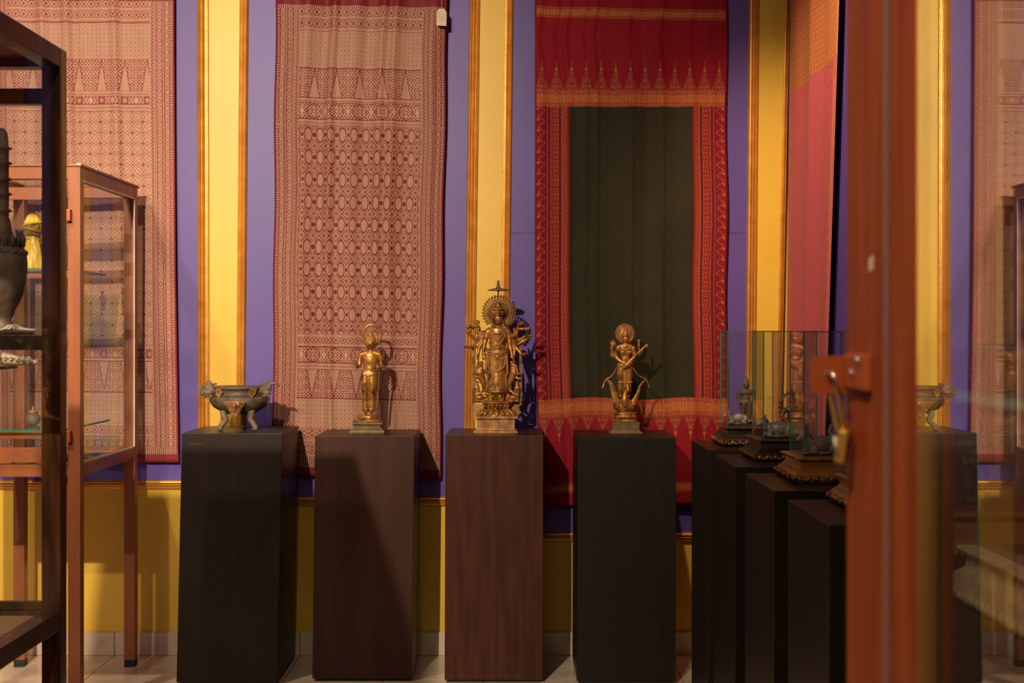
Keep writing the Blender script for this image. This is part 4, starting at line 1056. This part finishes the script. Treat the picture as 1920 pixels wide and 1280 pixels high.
# --- lute-playing goddess on a swan, fourth pedestal
g = Fig(347, 1236, 5.5615, 446); G = g; g.c = 346
go = thing('goddess_figurine', 'dark gilt bronze goddess playing a lute above a swan on the near-black pedestal', 'statue', (wx(1172, 5.6), 5.60, .9963))
sq([(170, 1236), (172, 1226), (150, 1208), (150, 1204), (142, 1196), (142, 1138), (148, 1130), (146, 1122), (120, 1118)], 0, .62)
mesh_obj('base', G.take(), MT['verdigris'], go, False, G.k)
for q in (-1, 1):
    for i in range(9): G.e((346 + q * (134 - i * 7), 1190 - random.uniform(0, 40 - i * 4), 90), (9, 7, 5), seg=8, rings=6)
G.plain('corner_ornament', MT['bronze_gold'], go)
lathe(G.bm, [(112, 118), (118, 124), (116, 136), (106, 142), (100, 148), (114, 154), (120, 166), (118, 182), (106, 192), (116, 200), (116, 210), (100, 216), (84, 218)], 44, (0, 0, 0), .72, wave=lambda a, z: .03 * sin(a * 16) if 150 < z < 190 or z < 140 else 0)
for k_ in range(24):
    a = 2 * pi * k_ / 24; G.t([(346 + 116 * cos(a), 1075, 84 * sin(a)), (346 + 122 * cos(a + .08), 1060, 88 * sin(a + .08)), (346 + 116 * cos(a + .2), 1052, 84 * sin(a + .2))], [6, 6, 3], 2, 6)
G.plain('lotus_throne', MT['bronze'], go)
# swan: body, neck, head, spread wings
G.e((345, 965, 0), (96, 82, 76), seg=20, rings=14); G.e((345, 915, 14), (74, 50, 56)); G.t([(345, 935, 48), (338, 880, 62), (340, 835, 56), (352, 800, 56), (364, 775, 60)], [44, 34, 26, 24, 24], 4, 12)
G.e((366, 754, 62), (30, 38, 30)); G.t([(368, 762, 82), (372, 790, 92), (372, 808, 88)], [13, 10, 5], 2)
G.t([(300, 1020, 40), (296, 1034, 50)], [12, 12]); G.t([(392, 1020, 40), (396, 1034, 50)], [12, 12])
for r_ in range(7):
    for k_ in range(13): a = pi * (k_ + (r_ % 2) * .5) / 13; rr = 86 - abs(r_ - 3) * 7; G.e((345 + rr * cos(a), 905 + r_ * 17, rr * .82 * sin(a)), (8, 9, 5), seg=8, rings=6)
G.t([(272, 960, 0), (248, 890, 0), (226, 800, 0), (196, 720, 0), (152, 684, 2)], [44, 38, 30, 22, 10], 5, 10, .3)
G.t([(425, 940, 0), (450, 880, 0), (480, 820, 0), (505, 745, 0), (560, 680, 2)], [34, 24, 18, 14, 7], 5, 10, .35)
G.grow('swan', 2.6, MT['bronze'], go, 1)
# goddess
for q, x in ((-1, 300), (1, 384)):
    G.t([(x, 540, 0), (x - 2, 640, 6), (x, 740, 4), (x, 830, 4)], [42, 36, 30, 26], 4, 14); G.t([(x, 845, 0), (x - 2, 858, 26)], [17, 11])
G.e((342, 690, -8), (60, 150, 26)); G.e((342, 530, 0), (84, 46, 46)); G.e((350, 465, 0), (50, 52, 34)); G.e((352, 395, 0), (66, 58, 38)); G.e((352, 345, -4), (88, 30, 34)); G.t([(352, 340, -2), (352, 390, 2), (351, 440, 2), (349, 480, 0), (342, 540, 0), (340, 580, 0)], [70, 66, 48, 50, 78, 80], 4, 20, .55, False)
G.e((320, 395, 30), (28, 26, 24)); G.e((386, 395, 30), (28, 26, 24))
for i in range(4): G.t([(325 + i * 10, 560, 42), (328 + i * 9, 700, 40), (326 + i * 9, 820, 36)], 4, 3, 6)
G.t([(268, 700, 30), (300, 712, 44), (330, 700, 38)], 6, 2); G.t([(360, 705, 38), (392, 714, 42), (420, 700, 28)], 6, 2)
G.t([(350, 330, 0), (350, 295, 2)], [22, 20]); G.head(349, 255, 31, 40, 6)
G.t([(276, 352, -2), (320, 334, -2), (386, 334, -2), (430, 352, -2)], [30, 28, 28, 30], 2); G.t([(274, 352, 0), (252, 395, 2), (248, 440, 6)], [32, 28, 23], 3); G.t([(248, 440, 6), (285, 480, 34), (335, 510, 60)], [23, 19, 14], 3); G.hand((335, 512, 60), (1, .15, .1), (0, -1, .3), 44, .5)
G.t([(430, 352, 0), (442, 400, 2), (448, 440, 6)], [32, 27, 22], 3); G.t([(448, 440, 6), (478, 425, 30), (500, 404, 48)], [21, 17, 13], 3); G.hand((500, 404, 48), (.5, -.6, .3), (-1, 0, .3), 40, .6)
G.t([(262, 390, -20), (222, 440, -18), (212, 400, -14), (210, 345, -8)], [22, 21, 18, 14], 3); G.e((210, 345, -8), (17, 9, 16)); G.hand((210, 338, -8), (.15, -1, .1), (1, 0, .3), 72, .3)
G.t([(446, 400, -20), (482, 430, -18), (496, 390, -12), (492, 350, -6)], [18, 16, 14, 11], 3); G.hand((492, 352, -6), (0, -1, .2), (-1, 0, .3), 46, .6)
G.grow('body', 2.4, MT['bronze'], go)
lathe(G.bm, [(34, 0), (38, 8), (34, 18), (37, 26), (32, 36), (22, 44), (24, 58), (17, 70), (16, 84), (8, 94), (6, 100)], 24, (2, -2, 1236 - 232), 1, wave=lambda a, z: .04 * sin(a * 10))
G.plain('crown', MT['bronze'], go)
for rr, r_ in ((96, 5), (84, 4), (66, 4)): ring(347, 198, rr, rr, r_, -32, 40)
for rr, n_ in ((98, 40), (90, 36), (76, 32), (60, 26)):
    for k_ in range(n_): a = 2 * pi * k_ / n_; G.e((347 + rr * sin(a), 198 - rr * cos(a), -27), 5.2, seg=8, rings=6)
vs1 = [G.bm.verts.new(G.V((347 + 92 * sin(a), 198 - 92 * cos(a), -30))) for a in [2 * pi * i / 40 for i in range(40)]]
vs2 = [G.bm.verts.new(G.V((347 + 92 * sin(a), 198 - 92 * cos(a), -38))) for a in [2 * pi * i / 40 for i in range(40)]]
G.bm.faces.new(vs1); G.bm.faces.new(vs2[::-1])
for i in range(40): G.bm.faces.new((vs1[i], vs2[i], vs2[(i + 1) % 40], vs1[(i + 1) % 40]))
G.plain('halo', MT['bronze_gold'], go)
G.t([(330, 552, 60), (356, 530, 66), (385, 502, 66), (410, 470, 62), (470, 410, 56), (530, 352, 50), (556, 330, 48)], [18, 30, 28, 16, 10, 9, 11], 4, 12, .6); G.e((568, 326, 48), (16, 18, 12)); G.t([(556, 318, 48), (582, 340, 48)], 6)
for i in range(3): G.t([(545 - i * 14, 330 + i * 14, 44), (552 - i * 14, 342 + i * 14, 58)], 3.4)
G.t([(345, 545, 80), (400, 485, 78), (540, 346, 58)], 1.6, 0, 5); G.plain('lute', MT['bronze'], go)
G.t([(256, 556, 10), (238, 600, 6), (200, 648, 2), (152, 680, 0), (128, 720, 2), (112, 768, 6)], [5, 6, 7, 8, 9, 8], 4, 8, .5)
G.t([(430, 556, 10), (462, 610, 6), (510, 650, 2), (560, 672, 0), (582, 715, 2), (600, 766, 6)], [5, 5, 5, 6, 5, 4], 4, 8, .5); G.plain('scarf', MT['bronze'], go)
G.t([(290, 330, 26), (320, 358, 40), (350, 366, 42), (384, 358, 40), (412, 330, 26)], 5, 3); G.t([(272, 512, 30), (310, 528, 46), (350, 532, 50), (392, 526, 46), (424, 510, 30)], 8, 3)
for x, y in ((256, 380), (444, 380), (205, 350)): G.e((x, y, -4), (22, 8, 20))
for i in range(9): G.e((306 + i * 11, 352 + 12 * sin(i / 8 * pi), 40), (5, 8, 4), seg=8, rings=6)
G.plain('jewellery', MT['bronze_gold'], go)
G.t([(490, 330, 0), (490, 306, 0), (484, 300, 0)], [17, 13, 8]); G.e((490, 288, 0), (12, 14, 12)); G.t([(484, 270, 0), (500, 270, 0)], 7); G.plain('flask', MT['bronze'], go)

# --- elephant-headed bronze bowl, first pedestal
g = Fig(860, 1026, 8.0, 455); G = g
bw = thing('bronze_bowl', 'weathered bronze tripod bowl with elephant heads and gilt ornament on the black pedestal', 'bowl', (wx(449, 5.56), 5.565, 1.0145))
Z = lambda y: 1026 - y
lathe(G.bm, [(60, Z(782)), (240, Z(780)), (300, Z(740)), (385, Z(690)), (430, Z(640)), (452, Z(590)), (450, Z(550)), (425, Z(522)), (400, Z(510)), (385, Z(470)), (380, Z(430)), (395, Z(412)), (412, Z(400)), (418, Z(388)), (415, Z(376)), (402, Z(368)),
             (388, Z(376)), (372, Z(400)), (365, Z(440)), (372, Z(500)), (400, Z(560)), (390, Z(620)), (300, Z(700)), (60, Z(740))], 64, (0, 0, 0), .85)
G.plain('bowl', MT['dark_bronze'], bw)
lathe(G.bm, [(398, Z(505)), (414, Z(500)), (418, Z(490)), (396, Z(486))], 56, (0, 0, 0), .85); lathe(G.bm, [(438, Z(556)), (455, Z(548)), (448, Z(540)), (420, Z(536))], 56, (0, 0, 0), .85)
lathe(G.bm, [(408, Z(404)), (426, Z(394)), (424, Z(380)), (404, Z(376))], 56, (0, 0, 0), .85)
G.plain('rim_moulding', MT['old_bronze'], bw)
for q in (-1, 1):
    m = lambda x: 860 + q * (x - 860)
    # head measured on the right side
    f0 = 150
    G.e((m(1250), 420, f0), (70, 72, 62)); G.e((m(1310), 395, f0 + 10), (55, 62, 50)); G.e((m(1300), 460, f0 + 20), (62, 50, 48)); G.e((m(1270), 350, f0 + 6), (34, 32, 34)); G.e((m(1318), 342, f0 - 8), (34, 32, 34))
    G.t([(m(1180), 430, f0 - 40), (m(1250), 430, f0)], [58, 60])
    G.t([(m(1345), 480, f0 + 10), (m(1325), 512, f0 + 14), (m(1285), 512, f0 + 16)], [20, 16, 12], 3)
    G.e((m(1322), 400, f0 + 56), 11); G.t([(m(1300), 380, f0 + 50), (m(1345), 378, f0 + 46)], 8)
    if q == 1: G.t([(1340, 400, f0 + 10), (1345, 345, f0 + 10), (1390, 322, f0 + 12), (1440, 325, f0 + 14), (1476, 350, f0 + 16), (1484, 362, f0 + 18)], [38, 30, 25, 21, 17, 12], 5, 12)
    else: G.t([(375, 440, f0 + 10), (330, 480, f0 + 10), (318, 420, f0 + 12), (335, 365, f0 + 14), (390, 348, f0 + 16), (440, 352, f0 + 18)], [40, 34, 30, 25, 20, 14], 5, 12); G.t([(330, 480, f0 + 10), (345, 520, f0 + 16), (390, 525, f0 + 20)], [24, 18, 14])
    G.t([(m(1262), 318, f0), (m(1280), 292, f0)], [18, 14]); G.t([(m(1300), 312, f0), (m(1322), 285, f0)], [18, 14]); G.t([(m(1225), 335, f0), (m(1180), 328, f0 - 10)], [18, 10])
    for i in range(6): G.e((m(1240 + i * 20), 505 + 6 * (i % 2), f0 + 40), (11, 14, 9), seg=8, rings=6)
    G.grow('elephant_head', 5.0, MT['old_bronze'], bw, 1)
    # ear
    pts = [(m(1168), 395), (m(1120), 385), (m(1070), 410), (m(1048), 450), (m(1075), 500), (m(1108), 545), (m(1130), 500), (m(1160), 470)]
    fa = [G.bm.verts.new(G.V((x, y, 348 - abs(x - m(1050)) * .62))) for x, y in pts]; fb = [G.bm.verts.new(G.V((x, y, 330 - abs(x - m(1050)) * .62))) for x, y in pts]
    G.bm.faces.new(fa); G.bm.faces.new(fb[::-1])
    for i in range(8): G.bm.faces.new((fa[i], fb[i], fb[(i + 1) % 8], fa[(i + 1) % 8]))
    bmesh.ops.recalc_face_normals(G.bm, faces=G.bm.faces)
    for i in range(5): G.t([(m(1150), 430 + i * 10, 292), (m(1075 + i * 9), 430 + i * 24, 338 - i * 5)], [6, 5], 0, 6)
    G.plain('ear', MT['bronze_gold'], bw, False)
    # hanging tassel
    x0 = 1320 if q == 1 else 414; y1 = 810 if q == 1 else 940
    for i in range(16): G.e((x0 + 3 * sin(i), 545 + (y1 - 545) * i / 15, f0 + 10), (8 - i * .25, 11, 7), seg=8, rings=6)
    G.e((x0, 600, f0 + 10), (14, 30, 10)); G.plain('tassel', MT['bronze_gold'] if q == -1 else MT['dark_bronze'], bw)
LEG = [((650, 720, 150), (655, 800, 180), (690, 870, 190), (640, 930, 190), (610, 985, 215)), ((1075, 720, 150), (1065, 800, 180), (1060, 860, 190), (1100, 920, 195), (1140, 975, 215)), ((870, 740, -220), (870, 800, -260), (870, 860, -270), (870, 930, -260), (870, 990, -280))]
for L_ in LEG:
    G.t(L_, [56, 50, 42, 42, 42], 4, 12); q = -1 if L_[-1][0] < 800 else 1
    G.e((L_[-1][0], 1000, L_[-1][2] + 6), (42, 26, 40))
    for i in range(4): G.t([(L_[-1][0] - 25 + i * 16, 985, L_[-1][2] + 24), (L_[-1][0] - 34 + i * 21, 1012, L_[-1][2] + 52)], [11, 8])
    G.t([L_[3], (L_[3][0] - 45 * q, 905, L_[3][2])], [14, 5]); G.t([L_[3], (L_[3][0] + 55 * q, 915, L_[3][2])], [14, 5]); G.t([L_[-1], (L_[-1][0] + 46 * q, 958, L_[-1][2])], [14, 5])
    G.t([L_[0], (L_[0][0] + 60, 690, L_[0][2] + 20)], [16, 7]); G.t([L_[0], (L_[0][0] - 60, 690, L_[0][2] + 20)], [16, 7])
    G.grow('leg', 5.5, MT['old_bronze'], bw, 1)
bmt = G.bm
tri = [(690, 590), (1024, 590), (1010, 640), (960, 700), (930, 765), (885, 812), (866, 852), (846, 812), (790, 765), (760, 700), (712, 640)]
ff = lambda y: 412 - (max(0, y - 620)) * .42
fa = [bmt.verts.new(G.V((x, y, ff(y) + 6 - abs(x - 860) * .16))) for x, y in tri]; fb = [bmt.verts.new(G.V((x, y, ff(y) - 14 - abs(x - 860) * .16))) for x, y in tri]
bmt.faces.new(fa[::-1]); bmt.faces.new(fb)
for i in range(11): bmt.faces.new((fa[i], fa[(i + 1) % 11], fb[(i + 1) % 11], fb[i]))
for i in range(210):
    y = random.uniform(600, 830); hw = 160 * (1 - (y - 590) / 262) ** 1.05; x = 860 + random.uniform(-hw, hw); G.e((x, y, ff(y) + 6 - abs(x - 860) * .16), (random.uniform(6, 12), random.uniform(6, 11), 9), seg=7, rings=5)
G.e((862, 640, 392), (30, 38, 16)); G.e((850, 625, 405), (12, 14, 8)); G.t([(690, 588, 362), (860, 586, 394), (1024, 588, 362)], 8, 4, 8)
for y in (800, 825, 848): G.e((866, y, ff(y) + 8), (26 - (y - 800) * .3, 10, 12))
G.plain('gilt_ornament', MT['bronze_gold'], bw)

# ------------------------------------------------------------ contents of the left cabinets
fd = 2.72; kf = fd / F
fn = thing('bronze_finial', 'dark pitted bronze finial with ringed spire at the left edge inside the dark cabinet', 'finial', (wx(4, fd), fd, 1.4255))
Zf = lambda y: (612 - y) * kf
PR = [(20, 612), (24, 606), (22, 598), (16, 590), (20, 582), (22, 574), (29, 560), (37, 542), (42, 522), (44.5, 500), (45, 480), (44, 466), (41, 456), (34, 448), (30, 440), (20, 432), (17, 420), (14, 400)]
for yy in (385, 354, 326, 296, 268):
    PR += [(12, yy + 12), (12.5, yy + 3), (19, yy), (12, yy - 4)]
PR += [(10.5, 245), (8.5, 236), (3, 230)]
bm = bmesh.new(); lathe(bm, [(r_ * kf, Zf(y)) for r_, y in PR], 40, wave=lambda a, z: .015 * sin(a * 7 + z * 90)); mesh_obj('body', bm, MT['dark_bronze'], fn, True)
bm = bmesh.new()
for k_ in range(18):
    a = 2 * pi * k_ / 18; c_, s_ = cos(a), sin(a)
    tube(bm, [(36 * kf * c_, 36 * kf * s_, Zf(452)), (38 * kf * c_, 38 * kf * s_, Zf(438)), (33 * kf * c_, 33 * kf * s_, Zf(426 - 4 * (k_ % 2)))], [5 * kf, 4.5 * kf, 1.5 * kf], 6)
for k_ in range(40):
    a = 2 * pi * k_ / 40; ell(bm, (43 * kf * cos(a), 43 * kf * sin(a), Zf(462 + 3 * (k_ % 2))), (3.5 * kf,) * 3, None, 6, 5)
mesh_obj('leaf_collar', bm, MT['dark_bronze'], fn, True)
bm = bmesh.new(); c_ = .055
for i in range(5): tube(bm, smoothpath([(.0 + .008 * i, -.02, .003), (.02 + .004 * i, -.03, .008 + .004 * (i % 2)), (.032, -.01, .014 - .002 * i), (.042 + .006 * i, .01, .004)], 4), .0022, 6)
bg = mesh_obj('plastic_wrap', bm, mat('crumpled_clear_film', (.42, .40, .36), rough=.15, spec=.9), fn, True)
hn = thing('carved_tusk', 'pale carved tusk ornament lying on the lower glass shelf of the dark cabinet', 'ornament', (wx(30, 2.75), 2.75, 1.3528))
bm = bmesh.new(); kt = 2.75 / F
tube(bm, smoothpath([(-.07, 0, .022), (-.03, 0, .018), (.01, 0, .012), (.045, 0, .010)], 5), [.016, .016, .015, .015, .014, .013, .013, .012, .011, .010, .008, .007, .006, .005, .005, .004][:16], 12)
mesh_obj('tusk', bm, MT['carved_pale'], hn, True); bm = bmesh.new()
for i in range(9):
    x = -.065 + i * .012
    tube(bm, [(x + .005 * cos(a) * (1 - a / 9), -.014, .020 - .0004 * i + .005 * sin(a) * (1 - a / 9)) for a in [j * .7 for j in range(10)]], .0016, 6)
mesh_obj('scroll_carving', bm, MT['silver'], hn, True)

yf = thing('wrapped_figure', 'small figure wrapped in shiny yellow satin on the upper shelf of the orange cabinet', 'statue', (wx(61, 5.3), 5.3, 1.6622))
ky = 5.3 / F
bm = bmesh.new(); Zy = lambda y: (508 - y) * ky
lathe(bm, [(r_ * ky, Zy(y)) for r_, y in ((20, 508), (22, 500), (21, 485), (18, 470), (16, 458), (15, 452), (13.5, 446), (14.5, 438), (16, 430), (16.5, 422), (14, 414), (11, 407), (7, 402), (3, 399))], 48, (0, 0, 0), .8,
      wave=lambda a, z: (.15 * sin(a * 3 + z * 42) + .09 * sin(a * 7 - z * 70) + .05 * sin(a * 13 + z * 20)) * (1 if z < .12 else .8))
mesh_obj('satin_wrap', bm, MT['satin'], yf, True)
bm = bmesh.new()
for j, (y0, r_, tl) in enumerate(((447, 12, .3), (441, 13, -.3), (430, 15.5, .5), (420, 16, -.5))):
    tube(bm, [(r_ * ky * cos(a), r_ * ky * .85 * sin(a), Zy(y0 + 8 * tl * cos(a))) for a in [2 * pi * i / 20 for i in range(20)]], 3.0 * ky, 8, closed=True)
mesh_obj('knotted_band', bm, MT['satin'], yf, True)

def minifig(name, label, loc, h, m, seated=False, halo=False, cat='statue', rz=0):
    """small bronze or stone person, h tall, units: 100 = height"""
    o = thing(name, label, cat, loc, None, rz); q_ = Fig(0, 100, 1.0, 1.0); q_.k = h / 100.0
    if seated:
        q_.e((0, 94, 0), (24, 6, 18)); q_.t([(-14, 84, 0), (-22, 84, 12), (8, 86, 18)], [9, 9, 6], 3); q_.t([(14, 84, 0), (22, 84, 12), (-8, 84, 19)], [9, 9, 6], 3)
        q_.e((0, 80, 0), (16, 10, 12)); q_.e((0, 62, 0), (10, 18, 8)); q_.e((0, 50, 0), (15, 8, 8))
        for s_ in (-1, 1): q_.t([(s_ * 15, 50, 0), (s_ * 20, 64, 2), (s_ * 10, 74, 12)], [5, 4.5, 3.5], 3); q_.hand((s_ * 8, 76, 13), (-s_ * .6, .6, .4), (0, -1, 0), 9)
        hy = 32
    else:
        q_.e((0, 96, 0), (17, 4, 13))
        for s_ in (-1, 1):
            q_.t([(s_ * 6, 60, 0), (s_ * 6, 76, 1), (s_ * 6, 92, 0)], [7.5, 6, 4.5], 3); q_.t([(s_ * 13, 36, 0), (s_ * 16, 48, 1), (s_ * 13, 56, 7)], [4.5, 4, 3], 3); q_.hand((s_ * 13, 56, 7), (-s_ * .2, .4, .8), (s_, 0, 0), 8)
        q_.e((0, 58, 0), (12, 8, 8)); q_.e((0, 48, 0), (9, 12, 7)); q_.e((0, 38, 0), (14, 8, 7.5)); hy = 22
    q_.t([(0, hy + 12, 0), (0, hy + 6, 0)], 4); q_.head(0, hy, 6.5, 8.5, 1); q_.t([(0, hy - 6, 0), (0, hy - 14, 0)], [6, 2.5])
    q_.grow('body', .75, m, o, 1)
    if halo:
        tube(q_.bm, [q_.V((22 * sin(a), hy + 14 - 30 * cos(a), -8)) for a in [2 * pi * i / 28 for i in range(28)]], 2.4, 7, closed=True)
        for i in range(20): a = 2 * pi * i / 20; q_.t([(22 * sin(a), hy + 14 - 30 * cos(a), -8), (27 * sin(a), hy + 14 - 36 * cos(a), -8)], [2.2, .8], 0, 6)
        q_.plain('halo', m, o)
    return o
def minibeast(name, label, loc, L, m, rz=0):
    o = thing(name, label, 'statue', loc, None, rz); q_ = Fig(0, 60, 1.0, 1.0); q_.k = L / 100.0
    q_.e((0, 57, 0), (50, 4, 22)); q_.e((5, 34, 0), (36, 20, 17)); q_.e((32, 38, 0), (16, 18, 16)); q_.t([(-24, 34, 0), (-36, 20, 0)], [15, 11]); q_.e((-40, 14, 0), (14, 11, 10)); q_.t([(-46, 16, 0), (-57, 22, 0)], [8, 6])
    for s_ in (-1, 1):
        q_.t([(-38, 6, s_ * 6), (-34, -4, s_ * 9)], [3.5, 1.5]); q_.e((-32, 12, s_ * 11), (5, 3, 4)); q_.t([(-20, 46, s_ * 14), (-36, 52, s_ * 16), (-20, 54, s_ * 18)], [7, 5.5, 4.5], 2); q_.t([(34, 44, s_ * 14), (18, 52, s_ * 20), (36, 54, s_ * 22)], [10, 7, 5], 2)
    q_.t([(47, 36, 0), (54, 46, 4), (46, 54, 10)], [3, 2.5, 3], 3)
    for i in range(7): q_.e((-22 + i * 9, 18 + 2 * abs(3 - i) * .8, 0), (4, 5, 3.5), seg=8, rings=6)
    q_.grow('body', 1.3, m, o, 1); return o
ZC = 1.0725
minibeast('recumbent_beast_figurine', 'small greenish recumbent animal figurine in the farthest glass case', (.855, 5.06, ZC), .085, MT['silver'])
minifig('standing_figurine', 'slender brown bronze standing figurine in the farthest glass case', (.895, 5.10, ZC), .19, MT['old_bronze'])
minibeast('recumbent_beast_figurine', 'silvery grey recumbent animal figurine in the second glass case', (.885, 4.445, ZC), .115, MT['silver'])
minifig('seated_figurine', 'gilt seated deity figurine with flaming halo in the second glass case', (.955, 4.545, ZC), .17, MT['bronze_dull'], True, True)
minibeast('recumbent_beast_figurine', 'grey stone recumbent animal figurine in the third glass case, left of the padlock', (.885, 3.835, ZC), .12, MT['stone'], .3)
minifig('seated_figurine', 'grey stone seated figurine in the third glass case beside the cabinet post', (.965, 3.925, ZC), .15, MT['stone'], True)
minifig('seated_figurine', 'bronze seated figurine in the fourth glass case behind the cabinet post', (.92, 3.26, ZC), .15, MT['bronze_dull'], True)
minifig('standing_figurine', 'dark standing figurine on crimson cloth behind the cabinet glass', (.915, 2.63, 1.0875), .19, MT['dark_bronze'])
minifig('seated_figurine', 'pale stone seated figurine in the case on the pale carved base', (.88, 1.98, 1.0875), .12, MT['stone'], True)
minifig('dark_figurine', 'tiny dark pointed figurine on the upper shelf of the orange cabinet', (-1.76, 5.38, 1.6622), .085, MT['dark_bronze'])

# objects lying on the floor of the orange cabinet
for i, (x, y, rz, L) in enumerate(((-1.74, 5.36, .35, .24), (-1.70, 5.25, .1, .20), (-1.78, 5.12, .5, .16), (-1.98, 5.35, .2, .2))):
    o = thing('curved_dagger', ('dark curved dagger lying at the back right of the orange cabinet floor', 'short dark dagger lying near the glass side of the orange cabinet', 'dark dagger lying at the front of the orange cabinet floor', 'dark dagger lying at the left of the orange cabinet floor')[i], 'dagger', (x, y, bz0 + .0360), 'daggers laid on the cabinet floor', rz)
    bm = bmesh.new(); tube(bm, smoothpath([(-L / 2, 0, .006), (-L / 6, .012, .006), (L / 6, -.008, .006), (L / 2, .006, .006)], 4), [.003, .006, .007, .008, .008, .008, .008, .008, .008, .008, .007, .006, .005][:13], 8, .6); mesh_obj('sheath', bm, MT['black_leather'], o, True)
    bm = bmesh.new(); tube(bm, smoothpath([(-L / 2, 0, .007), (-L / 2 - .02, .004, .009), (-L / 2 - .045, -.006, .010)], 4), .006, 8); ell(bm, (-L / 2 - .048, -.008, .010), .009); mesh_obj('hilt', bm, MT['old_bronze'], o, True)
sp = thing('small_pot', 'small brown pot with a lid on the middle glass shelf of the orange cabinet', 'pot', (wx(62, 5.3), 5.3, 1.0522))
bm = bmesh.new(); lathe(bm, [(.012, 0), (.022, .006), (.03, .02), (.028, .034), (.018, .042), (.016, .046), (.02, .05)], 24); mesh_obj('body', bm, MT['old_bronze'], sp, True)
bm = bmesh.new(); lathe(bm, [(.02, .05), (.017, .056), (.008, .060), (.004, .064), (.006, .070), (.002, .074)], 20); mesh_obj('lid', bm, MT['bronze_gold'], sp, True)
